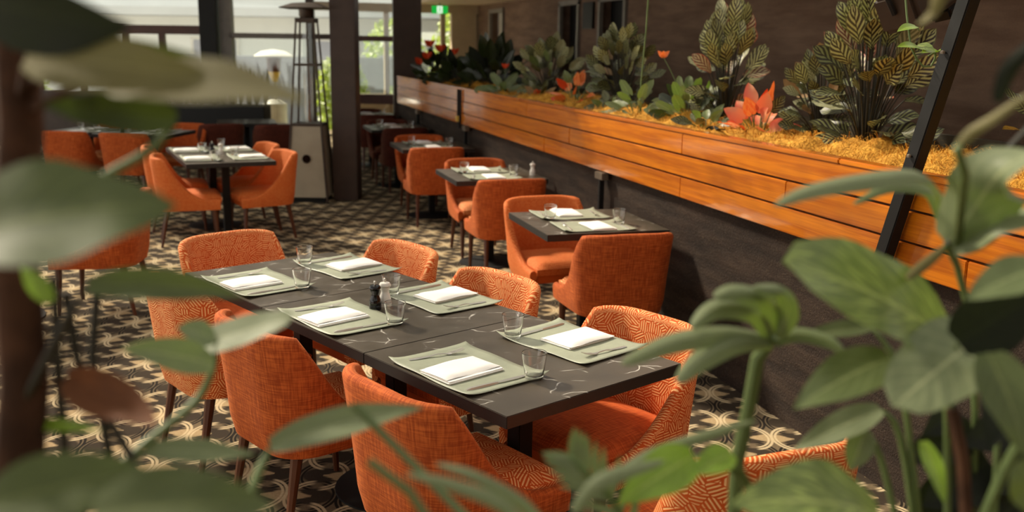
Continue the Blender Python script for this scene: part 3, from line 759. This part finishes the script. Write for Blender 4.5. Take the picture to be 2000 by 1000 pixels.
def mill(x, y, z, mat, label, sc=1.):
    m = thing('salt_mill' if mat == 'whitegloss' else 'pepper_mill', label, 'mill', (x, y, z)); m.scale = (sc, sc, sc)
    MB().lathe([(.001, 0), (.0235, 0), (.0245, .004), (.0245, .014), (.0215, .017), (.0245, .021), (.0245, .03), (.022, .042), (.0165, .058), (.0155, .066), (.0195, .076), (.0195, .080), (.001, .080)], 28).obj('body', M[mat], m)
    MB().lathe([(.001, .0805), (.018, .0805), (.0235, .086), (.0235, .092), (.019, .099), (.009, .102), (.001, .1025)], 28).obj('cap', M[mat], m)
    MB().lathe([(.001, .102), (.0045, .102), (.004, .106), (.0055, .109), (.0055, .114), (.003, .117), (.001, .1175)], 12).obj('knob', M['steel'], m)
    MB().lathe([(.0248, .0165), (.0255, .018), (.0248, .0195)], 28, cap=False).obj('band', M['steel' if mat == 'whitegloss' else mat], m)
# long table: three tables end to end, turned away from the wall
BX, BY, TH0 = .7511, 2.5283, .4238
ed = Vector((math.cos(TH0), math.sin(TH0), 0)); dd = Vector((-math.sin(TH0), math.cos(TH0), 0))
def bt(e_, d_): return Vector((BX, BY, 0))+ed*e_+dd*d_
for i, nm in enumerate(('near', 'middle', 'far')):
    p = bt(.39, .38+.7603*i); o = table(p.x, p.y, TH0+PI/2, ['black marble topped table at the near end of the long row', 'black marble topped table in the middle of the long row', 'black marble topped table at the far end of the long row'][i], 'tables of the long row')
    o.scale = (1, 1, 1)
for i, (nm, dl, dr) in enumerate((('near', .40, .405), ('middle', 1.185, 1.19), ('far', 1.895, 1.93))):
    p = bt(.172, dl); setting(p.x, p.y, TH0-PI/2, 'at the %s left place of the long table' % nm, (.21, .105))
    p = bt(.650, dr); setting(p.x, p.y, TH0+PI/2, 'at the %s right place of the long table' % nm, (.17, .13))
p = bt(.343, 1.213); mill(p.x, p.y, ZTOP, 'blackgloss', 'black pepper mill in the middle of the long table')
p = bt(.400, 1.228); mill(p.x, p.y, ZTOP, 'whitegloss', 'white salt mill behind the black mill on the long table')
def bchair(kind, e_, d_, rz, label):
    p = bt(e_, d_); return chair(kind, p.x, p.y, TH0+rz, label, None)
bchair('A', .075, .335, -PI/2, 'plain orange tub chair nearest the camera on the left of the long table')
bchair('A', .045, 1.20, -PI/2+.03, 'plain orange tub chair at the middle left of the long table')
bchair('B', .065, 1.965, -PI/2, 'basket weave orange chair at the far left of the long table')
bchair('B', .745, .335, PI/2, 'basket weave orange chair at the near right of the long table')
bchair('B', .745, 1.20, PI/2, 'basket weave orange chair at the middle right of the long table')
bchair('B', .790, 1.99, PI/2, 'basket weave orange chair at the far right of the long table')
bchair('B', .455, 2.555, PI+.05, 'basket weave orange chair at the far head of the long table')
# wall tables
wt = [(1.746, 5.121, 'nearest wall table'), (1.756, 7.382, 'second wall table'), (1.764, 9.763, 'third wall table'), (1.80, 12.10, 'fourth wall table'), (1.80, 14.35, 'last wall table')]
for i, (x, y, nm) in enumerate(wt):
    cx, cy = x+.38, y+.39
    table(cx, cy, 0, 'black marble topped table for two, the '+nm+' under the planter', 'tables along the planter')
    setting(cx-.03, y+.19, 0, 'on the near side of the '+nm, (.19, .06), 'wall', None)
    setting(cx-.03, y+.60, PI, 'on the far side of the '+nm, (.17, .12), 'wall', None)
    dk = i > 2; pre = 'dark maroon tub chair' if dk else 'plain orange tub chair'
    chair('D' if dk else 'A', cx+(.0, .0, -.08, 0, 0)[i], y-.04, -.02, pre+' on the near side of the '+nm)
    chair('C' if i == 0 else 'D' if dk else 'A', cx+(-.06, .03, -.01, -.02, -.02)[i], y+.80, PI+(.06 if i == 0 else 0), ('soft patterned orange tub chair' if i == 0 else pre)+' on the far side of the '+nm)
mill(1.756+.70, 7.382+.235, ZTOP, 'whitegloss', 'white salt mill at the wall end of the second wall table')
chair('B', 1.33, 2.29, .08, 'basket weave orange chair at the lower right behind the plants')
# table for four by the heater
A5 = math.radians(9); c5 = Vector((-.285, 8.87, 0)); ex5 = Vector((math.cos(A5), math.sin(A5), 0)); ey5 = Vector((-math.sin(A5), math.cos(A5), 0))
def t5(a, b): return c5+ex5*a+ey5*b
for i, nm in enumerate(('nearer', 'farther')):
    p = t5(.38, .375+.75*i); table(p.x, p.y, A5+PI/2, 'black marble topped table, the %s of the pair before the patio heater' % nm, 'tables before the patio heater')
    for sd_, sn in ((0, 'left'), (1, 'right')):
        p = t5(.17 if sd_ == 0 else .59, .36+.74*i); setting(p.x, p.y, A5+(-PI/2 if sd_ == 0 else PI/2), 'at the %s %s place of the table before the heater' % (nm, sn), (.19, .09))
        p = t5(.04 if sd_ == 0 else .69, .34+.76*i); chair('C', p.x, p.y, A5+(-PI/2 if sd_ == 0 else PI/2)+(.12 if sd_ else -.1), 'soft patterned orange chair at the %s %s of the table before the heater' % (nm, sn))
p = t5(.40, .70); mill(p.x, p.y, ZTOP, 'whitegloss', 'white salt mill on the table before the patio heater')
p = t5(.33, .76); mill(p.x, p.y, ZTOP, 'blackgloss', 'black pepper mill on the table before the patio heater')
# table for four at the far left
A6 = math.radians(-24); c6 = Vector((-1.98, 12.25, 0)); ex6 = Vector((math.cos(A6), math.sin(A6), 0)); ey6 = Vector((-math.sin(A6), math.cos(A6), 0))
def t6(a, b): return c6+ex6*a+ey6*b
for i, nm in enumerate(('left', 'right')):
    p = t6(.38+.76*i, .39); table(p.x, p.y, A6, 'black marble topped table, the %s of the far left pair' % nm, 'tables at the far left')
    for b, rz, sn in ((.19, 0, 'near'), (.60, PI, 'far')):
        p = t6(.38+.76*i, b); setting(p.x, p.y, A6+rz, 'at the %s %s place of the far left table' % (sn, nm), (.17, .09))
    p = t6(.42+.71*i, -.02); chair('A', p.x, p.y, A6+.1, 'plain orange chair at the near %s of the far left table' % nm)
    p = t6(.38+.86*i, .86); chair('A', p.x, p.y, A6+PI, 'plain orange chair at the far %s of the far left table' % nm)
p = t6(.80, .39); mill(p.x, p.y, ZTOP, 'blackgloss', 'black pepper mill on the far left table')
p = t6(.87, .42); mill(p.x, p.y, ZTOP, 'whitegloss', 'white salt mill on the far left table')
# lone chair at the left and its table, half hidden by leaves
chair('A', -.80, 6.98, math.radians(78), 'plain orange chair at the left edge behind the big leaf')
table(-1.42, 6.85, math.radians(80), 'black marble topped table at the left edge hidden by leaves')
# dark seats by the windows
for i, (x, y, rz, lb) in enumerate(((-.02, 12.9, .2, 'dark brown tub chair left of the patio heater in the back'), (.66, 12.7, .1, 'dark brown tub chair right beside the patio heater in the back'))):
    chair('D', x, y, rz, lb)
table(.35, 13.65, 0, 'dark shaded table by the windows behind the patio heater')

# ------------------------------------------------------------------ patio heater
hp = thing('patio_heater', 'tall taupe pyramid patio heater standing beside the brown pillar', 'patio heater', (.995, 11.49, 0), math.radians(-18))
def quadring(h, z): return [(-h, -h, z), (h, -h, z), (h, h, z), (-h, h, z)]
mb = MB().rings([quadring(.232, .06), quadring(.168, .87)]); mb.obj('base_cabinet', M['heater'], hp, smooth=False)
MB().box((0, 0, .03), (.40, .40, .06)).obj('plinth', M['black'], hp, smooth=False)
MB().box((0, 0, .88), (.35, .35, .03)).obj('cabinet_rim', M['heaterdark'], hp, bevel=.004)
for sx in (-1, 1):
    for sy in (-1, 1):
        MB().tube([(sx*.238, sy*.238, 0), (sx*.172, sy*.172, .87), (sx*.098, sy*.098, 2.04)], [.017, .015, .013], 4).obj('corner_post', M['heaterdark'], hp, angle=30)
o = MB().lathe([(.001, 0), (.048, 0), (.048, .006), (.001, .006)], 24).obj('vent_hole', M['blackgloss'], hp); o.location = (0, -.206, .50); o.rotation_euler = (PI/2-.08, 0, 0)
MB().lathe([(.055, .90), (.055, 2.02)], 20, cap=False).obj('glass_tube', M['tube'], hp)
MB().box((0, 0, 2.04), (.22, .22, .05)).obj('top_collar', M['heaterdark'], hp, bevel=.004)
MB().box((0, 0, 1.55), (.27, .27, .025)).obj('guard_ring', M['heaterdark'], hp, bevel=.003)
MB().lathe([(.07, 2.06), (.085, 2.10), (.085, 2.16)], 20).obj('burner', M['heaterdark'], hp)
mb = MB().rings([quadring(.245, 2.165), quadring(.25, 2.175), quadring(.13, 2.225), quadring(.05, 2.235)]); mb.obj('reflector', M['heaterdark'], hp, smooth=False)

# ------------------------------------------------------------------ spiky plants before the left window
tr = thing('snake_plant_trough', 'dark spiky snake plants in a trough before the left windows', 'plant', (-.35, 15.2, 0), G)
MB().box((0, 0, .45), (2.2, .35, .9)).obj('trough', M['black'], tr, bevel=.01)
q = random.Random(5)
for k in range(34):
    x = -1.05+2.1*k/33; y = q.uniform(-.12, .12); L = q.uniform(.35, .58)
    mb = MB(); leaf_mesh(mb, None, (x, y, .88), (x+q.uniform(-.1, .1), y+q.uniform(-.08, .08), .9+L), .075, (q.uniform(-.6, .6), -1, .1), fold=.3, nu=2, nv=5)
    mb.obj('leaf', M['deep'], tr, angle=180)

# ------------------------------------------------------------------ outside the windows
struct(MB().box((0, 45, -.25), (90, 70, .1)).obj('ground', M['ground'], smooth=False))
bl = thing('building', 'pale rendered building with wide grey eaves across the street', 'building', (0, 34, -.2), G)
MB().box((0, 4, 2.2), (40, 8, 4.4)).obj('wall', M['outwall'], bl, smooth=False)
MB().box((0, 3.0, 2.9), (42, 9.6, .25)).obj('eaves', M['outroof'], bl, smooth=False)
MB().box((0, 4, 5.2), (41, 8.6, 1.6)).obj('roof', M['outwall'], bl, smooth=False)
for k in range(9):
    f = MB().box((-16+4*k, -.03, 1.5), (1.6, .1, 1.3)).obj('window', M['framewhite'], bl, smooth=False)
    MB().box((-16+4*k, -.09, 1.5), (1.4, .03, 1.1)).obj('pane', M['outgrey'], f, smooth=False)
gw = tag(MB().box((0, 0, 0), (7, .2, 1.75)).obj('garden_wall', M['outgrey'], bevel=.01), 'blue grey garden wall outside the windows behind the shrubs', 'wall')
gw.location = (1.5, 24.2, .6); gw.rotation_euler = (0, 0, G)
def shrub(x, y, z, r, h, seed, label):
    p = thing('shrub', label, 'shrub', (x, y, z)); q = random.Random(seed); mb = MB()
    for k in range(900):
        a = q.uniform(0, 2*PI); f = q.random(); zz = h*f; rr = r*math.sqrt(max(0, 1-(2*f-1)**2*.8))*q.uniform(.55, 1)
        c = Vector((rr*math.cos(a), rr*math.sin(a), zz)); d = Vector((q.gauss(0, 1), q.gauss(0, 1), q.gauss(.3, 1))).normalized(); n = d.orthogonal().normalized()*.05
        s_ = .10*q.uniform(.7, 1.3); i = mb.addv([c-d*s_, c+n, c+d*s_, c-n]); mb.face([i, i+1, i+2, i+3])
    o = mb.obj('foliage', M['shrub'], p, smooth=False); o['kind'] = 'stuff'
    MB().tube([(0, 0, 0), (.03, .02, h*.5), (0, 0, h*.8)], [.05, .04, .02]).obj('stem', M['bark'], p)
shrub(4.1, 20.2, -.2, .8, 1.35, 1, 'yellow green shrub outside the narrow window right of the pillar')
shrub(2.6, 21.9, -.2, .6, 1.65, 2, 'yellow green shrub outside behind the patio heater')
shrub(4.3, 24.7, .0, .9, 2.35, 3, 'tall pale shrub outside the narrow window beside the garden wall')
for k in range(4): shrub(5.3+1.35*k, 22.0-.45*k, -.2, .72, 2.75, 10+k, ['first bright hedge shrub outside the glazed end door from the left', 'second bright hedge shrub outside the glazed end door', 'third bright hedge shrub outside the glazed end door', 'rightmost bright hedge shrub outside the glazed end door'][k])
shrub(-3.7, 20.8, -.2, .7, 1.5, 20, 'small green shrub outside the far left window')
hw = tag(MB().box((0, 0, 0), (7, .4, .35)).obj('white_coping', M['outwall'], smooth=False), 'white low wall beyond the hedge outside the glazed door', 'wall')
hw.location = (7.6, 26.3, 1.95); hw.rotation_euler = (0, 0, G)
MB().box((0, .05, -1.2), (7, .3, 2.2)).obj('footing', M['outgrey'], hw, smooth=False)
# outdoor mushroom heater
oh = thing('mushroom_heater', 'white domed mushroom heater standing outside the window', 'patio heater', at(534, 104, 20.2)*1.0)
oh.location.z = -.2; zt = at(534, 104, 20.2).z+.2
MB().lathe([(.40, zt-.07), (.40, zt-.05), (.25, zt+.04), (.02, zt+.08)], 28).obj('dome', M['whitegloss'], oh)
MB().lathe([(.13, zt-.38), (.15, zt-.09)], 20).obj('burner', M['rail'], oh)
MB().lathe([(.05, zt-.6), (.13, zt-.38)], 20).obj('burner_cone', M['brass'], oh)
MB().tube([(0, 0, .8), (0, 0, zt-.6)], .03).obj('pole', M['steel'], oh)
MB().lathe([(.24, 0), (.24, .75), (.1, .85)], 24).obj('gas_cabinet', M['framewhite'], oh)
# parked car seen past the hedge
cr = thing('car', 'silver parked car beyond the hedge outside the glazed door', 'car', (8.3, 28.35, 1.0), G)
mb = MB(); prof = [(-2.1, .35), (-2.1, .8), (-1.3, .95), (-.7, 1.42), (.8, 1.45), (1.5, 1.0), (2.1, .85), (2.1, .35)]
mb.rings([[(x, y, z) for x, z in prof] for y in (-.8, .8)]); mb.obj('body', M['carpaint'], cr, smooth=False)
mb = MB().rings([[(x, y, z) for x, z in ((-1.1, .98), (-.66, 1.36), (.75, 1.38), (1.3, 1.0))] for y in (-.815, .815)]); mb.obj('windows', M['blackgloss'], cr, smooth=False)
for x in (-1.3, 1.3):
    for y in (-.78, .78):
        o = MB().lathe([(.05, -.1), (.33, -.1), (.33, .1), (.05, .1)], 20).obj('wheel', M['tyre'], cr); o.location = (x, y, .33); o.rotation_euler = (PI/2, 0, 0)
sb = MB().box((0, 0, 0), (7, 2.6, 1.2)).obj('street_bank', M['ground'], smooth=False); sb.location = (8.25, 28.3, .4); sb.rotation_euler = (0, 0, G)
tag(sb, 'raised paved street under the parked car outside', 'street')

# ------------------------------------------------------------------ foreground plants round the camera
FZ = .0
def fplant(name, label, root_u, root_d, col='stem'):
    r = at(root_u, 1000, root_d); p = thing(name, label, 'plant', (r.x, r.y, .82)); p['o'] = 0
    return p
def fleaf(p, base, tip, d0, d1, wpx, mat, up=(0, 0, 0), sag=.1, fold=.15, heart=0., stem=None, pr=.004, sm='stem', tw=0., wav=.02, face=1., nv=12, nu=6, sharp=1.):
    """leaf between two photo points at real distances d0,d1; stem = list of (u,v,d) points leading down from the base"""
    o = Vector(p.location); B = at(base[0], base[1], d0); T = at(tip[0], tip[1], d1)
    dm = (d0+d1)/2; wd = wpx*dm/F_PX
    nr = (-fwd*face+Vector((0, 0, 1))*.55+Vector(up)).normalized()
    mb = MB(); leaf_mesh(mb, None, B-o, T-o, wd, nr, sag, fold, heart, wav, nu, nv, pr, 1, 0, int(base[0]+tip[1]), tw, sharp)
    if stem:
        pts = [B-o]+[at(*s_)-o for s_ in stem]
        q = []
        for i in range(len(pts)-1):
            a_, b_ = pts[i], pts[i+1]
            for k in range(3): q.append(a_.lerp(b_, k/3))
        q.append(pts[-1]); 
        for _ in range(2): q = [q[0]]+[(q[i-1]+q[i]*2+q[i+1])/4 for i in range(1, len(q)-1)]+[q[-1]]
        mb.tube(q, [pr*.25, pr*.7]+[pr]*(len(q)-2), 6, 1)
    o_ = mb.obj('leaf', [M[mat], M[sm]], p, angle=180); return o_
# left plant
lp = fplant('potted_aroid', 'tall large leaved potted plant filling the left edge', 40, .85)
o = Vector(lp.location)
MB().tube([at(20, 1300, .85)-o, at(30, 1000, .85)-o, at(48, 750, .85)-o, at(30, 500, .84)-o, at(42, 250, .83)-o, at(20, -80, .82)-o], [.021, .021, .020, .019, .018, .016], 10).obj('trunk', M['bark'], lp)
TR = lambda v: (40, v, .84)
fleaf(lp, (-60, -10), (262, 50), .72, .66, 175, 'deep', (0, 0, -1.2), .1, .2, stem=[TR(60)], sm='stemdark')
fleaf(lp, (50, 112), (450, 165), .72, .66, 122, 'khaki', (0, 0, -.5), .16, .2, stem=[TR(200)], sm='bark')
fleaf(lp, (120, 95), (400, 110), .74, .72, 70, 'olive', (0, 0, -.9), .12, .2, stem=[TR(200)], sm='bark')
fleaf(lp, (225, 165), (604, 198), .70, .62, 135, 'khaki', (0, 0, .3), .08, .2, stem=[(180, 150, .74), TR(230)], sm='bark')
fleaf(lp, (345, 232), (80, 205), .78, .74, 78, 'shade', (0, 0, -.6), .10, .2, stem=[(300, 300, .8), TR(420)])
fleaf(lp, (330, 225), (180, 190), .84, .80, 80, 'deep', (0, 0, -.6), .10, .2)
fleaf(lp, (-90, 470), (345, 402), .58, .64, 290, 'olive', (0, 0, .5), .12, .15, stem=[(-60, 700, .7)], pr=.006)
fleaf(lp, (170, 560), (478, 580), .80, .84, 75, 'olive', (0, 0, .2), .12, .3, stem=[(120, 640, .82), TR(800)], sm='stemdark')
fleaf(lp, (405, 668), (574, 618), 1.0, .98, 82, 'sage', (0, 0, .6), .0, .1, heart=.25, stem=[(425, 700, 1.0), (395, 775, .98), (330, 830, .94), (240, 900, .9), (150, 1010, .86)])
fleaf(lp, (418, 660), (345, 640), 1.0, .98, 66, 'sage', (0, 0, .6), .05, .1)
fleaf(lp, (418, 712), (235, 680), .98, .93, 74, 'sage', (0, 0, .1), .12, .15, stem=[(395, 775, .98), (330, 830, .94)])
fleaf(lp, (285, 880), (500, 888), .92, .96, 55, 'sage', (0, 0, .6), .05, .15, stem=[(230, 930, .9), (150, 1010, .86)])
fleaf(lp, (-30, 990), (300, 920), .62, .66, 150, 'olive', (0, 0, .3), .1, .15, stem=[(-20, 1080, .7)])
fleaf(lp, (180, 1010), (540, 990), .60, .62, 170, 'olive', (0, 0, .4), .16, .15, stem=[(140, 1080, .7)])
fleaf(lp, (528, 872), (828, 796), .95, 1.0, 70, 'sage', (0, 0, .4), .12, .25, stem=[(500, 930, .93), (470, 1040, .9)], pr=.0045)
fleaf(lp, (130, 740), (305, 830), .84, .80, 95, 'dry', (0, 0, -.3), -.2, .4, stem=[TR(760)], sm='bark', tw=.6)
fleaf(lp, (60, 830), (200, 842), .86, .84, 30, 'fresh', (0, 0, .3), .1, .2)
fleaf(lp, (100, 590), (40, 520), .8, .8, 40, 'fresh', (0, 0, .3), .1, .2)
for pts in ([(105, 540, .84), (112, 700, .85), (125, 860, .86), (130, 1060, .86)], [(128, 570, .86), (150, 700, .87), (200, 800, .88), (255, 890, .89), (290, 1050, .89)], [(190, 560, .9), (180, 700, .9), (215, 900, .9), (215, 1060, .9)]):
    MB().tube([at(*q_)-o for q_ in pts], .0045, 6).obj('stem', M['stemdark'], lp)
# right plants
rp = fplant('potted_pothos', 'variegated broad leaved plant in the right foreground', 1850, 1.15); o = Vector(rp.location)
RT = [(1850, 760, 1.12), (1850, 900, 1.14), (1850, 1060, 1.15)]
fleaf(rp, (1838, 655), (1528, 512), 1.1, 1.0, 255, 'pothos', (0, 0, .5), .10, .12, heart=.1, stem=RT)
fleaf(rp, (1895, 672), (1745, 795), 1.02, .96, 175, 'sage', (-.2, 0, .5), .05, .12, heart=.25, stem=[(1880, 720, 1.05)]+RT)
fleaf(rp, (1740, 700), (1548, 800), 1.06, 1.0, 105, 'green', (0, 0, .6), .14, .15, stem=[(1790, 740, 1.1)]+RT)
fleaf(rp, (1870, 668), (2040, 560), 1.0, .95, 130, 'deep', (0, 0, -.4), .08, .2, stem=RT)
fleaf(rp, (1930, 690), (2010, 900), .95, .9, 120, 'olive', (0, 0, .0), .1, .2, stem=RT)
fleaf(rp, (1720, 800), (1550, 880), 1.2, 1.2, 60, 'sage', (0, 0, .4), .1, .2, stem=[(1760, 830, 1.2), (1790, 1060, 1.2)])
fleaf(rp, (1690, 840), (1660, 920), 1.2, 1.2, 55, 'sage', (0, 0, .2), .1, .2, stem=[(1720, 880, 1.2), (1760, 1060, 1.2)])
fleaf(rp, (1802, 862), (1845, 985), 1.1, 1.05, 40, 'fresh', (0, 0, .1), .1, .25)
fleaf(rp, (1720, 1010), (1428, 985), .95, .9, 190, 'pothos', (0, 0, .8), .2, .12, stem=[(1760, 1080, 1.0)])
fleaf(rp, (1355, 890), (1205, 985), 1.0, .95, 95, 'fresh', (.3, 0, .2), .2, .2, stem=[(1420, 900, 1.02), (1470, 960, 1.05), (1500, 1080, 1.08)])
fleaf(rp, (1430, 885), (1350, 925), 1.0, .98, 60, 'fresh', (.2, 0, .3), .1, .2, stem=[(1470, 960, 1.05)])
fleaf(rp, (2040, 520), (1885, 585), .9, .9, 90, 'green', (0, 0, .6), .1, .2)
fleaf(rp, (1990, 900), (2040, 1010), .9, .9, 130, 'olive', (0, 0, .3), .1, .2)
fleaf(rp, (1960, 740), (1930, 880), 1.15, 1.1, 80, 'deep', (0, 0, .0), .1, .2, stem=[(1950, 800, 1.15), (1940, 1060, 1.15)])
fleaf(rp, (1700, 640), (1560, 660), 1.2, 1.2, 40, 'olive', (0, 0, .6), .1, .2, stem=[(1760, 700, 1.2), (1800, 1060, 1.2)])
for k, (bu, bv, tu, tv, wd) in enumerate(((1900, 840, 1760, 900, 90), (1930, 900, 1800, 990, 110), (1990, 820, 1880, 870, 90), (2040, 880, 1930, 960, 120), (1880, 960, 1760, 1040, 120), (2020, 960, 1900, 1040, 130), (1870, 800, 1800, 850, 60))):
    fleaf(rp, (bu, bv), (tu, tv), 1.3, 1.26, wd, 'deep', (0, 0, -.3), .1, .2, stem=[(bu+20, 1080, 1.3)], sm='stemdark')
MB().tube([at(*q_)-o for q_ in ((2010, 830, 1.0), (1960, 920, 1.02), (1900, 1060, 1.05))], .006, 6).obj('stem', M['stem'], rp)
MB().tube([at(*q_)-o for q_ in ((1860, 800, 1.1), (1880, 900, 1.1), (1890, 1060, 1.1))], .008, 6).obj('stem', M['bark'], rp)
# tall strap leaved plant on the right
sp = fplant('potted_strap_plant', 'tall plant with arching strap leaves at the right edge', 1890, 1.3); o = Vector(sp.location)
ST = [(1870, 520, 1.25), (1890, 600, 1.27), (1905, 800, 1.28), (1900, 1060, 1.3)]
def strap(p, pts, wpx, mat, stem=None, thick=.2):
    o = Vector(p.location); P_ = [at(*q_)-o for q_ in pts]; n = len(P_)
    def cat(t_):
        x = t_*(n-1); i = min(int(x), n-2); f = x-i
        a_, b_, c_, d_ = P_[max(i-1, 0)], P_[i], P_[i+1], P_[min(i+2, n-1)]
        return .5*((2*b_)+(c_-a_)*f+(2*a_-5*b_+4*c_-d_)*f*f+(3*b_-a_-3*c_+d_)*f**3)
    mb = MB(); dm = sum(q_[2] for q_ in pts)/n; wd = wpx*dm/F_PX
    def fn(i, j):
        u = i*2-1; c_ = cat(j); tg = (cat(min(1, j+.02))-cat(max(0, j-.02))).normalized()
        nr = (-fwd*.9+Vector((0, 0, .7))); nr = (nr-tg*nr.dot(tg)).normalized(); sd_ = tg.cross(nr)
        pw = math.sin(PI*min(1., j*.9+.1))**.6 if j < 1 else 0.
        return c_+sd_*(u*wd/2*pw)-nr*(abs(u)*wd*thick*pw)
    mb.grid(fn, 4, 18, 0, lambda i, j: (i*2-1, j))
    if stem: mb.tube([P_[0]]+[at(*q_)-o for q_ in stem], .0045, 6, 1)
    return mb.obj('leaf', [M[mat], M['stem']], p, angle=180)
strap(sp, [(1845, 455, 1.2), (1838, 385, 1.18), (1800, 342, 1.14), (1690, 350, 1.08), (1580, 372, 1.02), (1512, 402, .98)], 46, 'sage', ST)
strap(sp, [(1840, 440, 1.25), (1815, 375, 1.25), (1740, 365, 1.24), (1665, 400, 1.22)], 26, 'green')
strap(sp, [(1850, 478, 1.1), (1900, 410, 1.05), (1960, 330, 1.0), (2040, 290, .95)], 150, 'sage', ST, .12)
strap(sp, [(1860, 480, 1.1), (1940, 430, 1.05), (2050, 420, 1.0)], 85, 'sage', None, .12)
strap(sp, [(1850, 480, 1.12), (1800, 520, 1.1), (1770, 545, 1.08)], 22, 'khaki')
strap(sp, [(1870, 290, .9), (1900, 255, .9), (1960, 215, .88), (2030, 170, .86)], 26, 'khaki', [(1885, 340, .95), (1870, 480, 1.1)], .25)
strap(sp, [(1950, 200, .85), (1975, 130, .84), (2030, 70, .82)], 34, 'deep', None, .25)
strap(sp, [(1790, 48, .9), (1815, 20, .88), (1850, -30, .86)], 34, 'khaki', None, .25)
MB().tube([at(*q_)-o for q_ in ((1850, 478, 1.1), (1930, 330, 1.08), (2060, 200, 1.05))], .004, 6).obj('stem', M['stemdark'], sp)
# fingered leaf in the middle right
ph = fplant('potted_philodendron', 'philodendron with a fingered sage leaf before the wall table', 1440, 1.25); o = Vector(ph.location)
for k, pts in enumerate(([(1508, 662, 1.15), (1420, 650, 1.1), (1310, 668, 1.05), (1212, 712, 1.0)], [(1508, 668, 1.15), (1440, 665, 1.1), (1370, 700, 1.06), (1322, 748, 1.02)], [(1505, 655, 1.15), (1470, 605, 1.12), (1400, 600, 1.1), (1350, 640, 1.08)],
                          [(1512, 655, 1.15), (1500, 590, 1.12), (1440, 568, 1.1), (1395, 580, 1.08)], [(1515, 658, 1.15), (1540, 610, 1.13), (1525, 570, 1.12), (1470, 562, 1.1)], [(1512, 668, 1.15), (1560, 650, 1.15), (1620, 665, 1.14), (1650, 690, 1.13)])):
    strap(ph, pts, 50 if k != 5 else 34, 'sage' if k != 5 else 'green', None, .22)
MB().tube([at(*q_)-o for q_ in ((1512, 660, 1.15), (1480, 700, 1.17), (1462, 800, 1.2), (1440, 900, 1.22), (1430, 1060, 1.25))], [.006, .0085, .0085, .009, .009], 8).obj('stem', M['stem'], ph)
# palm fronds at the bottom centre
fp = fplant('potted_palm', 'feathery palm fronds along the bottom centre of the photograph', 1150, 1.0); o = Vector(fp.location)
def frond(pts, n, L, mat, wd=.013):
    P_ = [at(*q_)-o for q_ in pts]; mb = MB(); mb.tube(P_, .003, 5, 1)
    for k in range(n):
        t_ = (k+1)/(n+.5); x = t_*(len(P_)-1); i = min(int(x), len(P_)-2); c_ = P_[i].lerp(P_[i+1], x-i); tg = (P_[i+1]-P_[i]).normalized()
        sd_ = tg.cross(-fwd).normalized()
        for s_ in (-1, 1):
            l_ = L*(1-.55*abs(t_-.35)); d = (tg*.75+sd_*s_*.8+Vector((0, 0, .12))).normalized()
            leaf_mesh(mb, None, c_, c_+d*l_, wd, (-fwd+Vector((0, 0, .6))+sd_*s_*.3), -.08, .3, nu=2, nv=6)
    return mb.obj('frond', [M[mat], M['stem']], fp, angle=180)
frond([(1250, 1060, 1.0), (1190, 970, 1.0), (1140, 920, 1.0), (1112, 888, 1.0)], 9, .048, 'sage', .009)
strap(fp, [(1060, 1060, .8), (980, 985, .8), (880, 945, .8), (790, 925, .8)], 30, 'sage')
strap(fp, [(1090, 1080, .85), (1030, 990, .85), (930, 930, .85), (850, 905, .86)], 26, 'sage')
strap(fp, [(1165, 965, 1.0), (1250, 900, 1.02), (1340, 862, 1.05), (1480, 820, 1.08)], 30, 'sage')
strap(fp, [(1120, 1000, .9), (1180, 935, .9), (1300, 900, .92)], 34, 'sage')
for pts in ([(690, 790, .9), (760, 860, .9), (850, 950, .88), (940, 1040, .86)], [(720, 900, .8), (800, 960, .8), (860, 1050, .8)]):
    MB().tube([at(*q_)-o for q_ in pts], .0042, 6).obj('stem', M['stem'], fp)
# troughs the foreground plants grow in (below the frame)
for i, (u, d, wd, lab) in enumerate(((60, .85, .5, 'dark trough under the left foreground plant'), (1480, 1.13, 1.0, 'dark trough under the right foreground plants'))):
    r = at(u, 1000, d); tt = thing('plant_trough', lab, 'planter', (r.x, r.y, 0), -YAW)
    MB().box((0, 0, .42), (wd, .42, .84)).obj('box', M['black'], tt, bevel=.01)
    MB().box((0, 0, .845), (wd-.05, .37, .03)).obj('soil', M['soil'], tt, smooth=False)
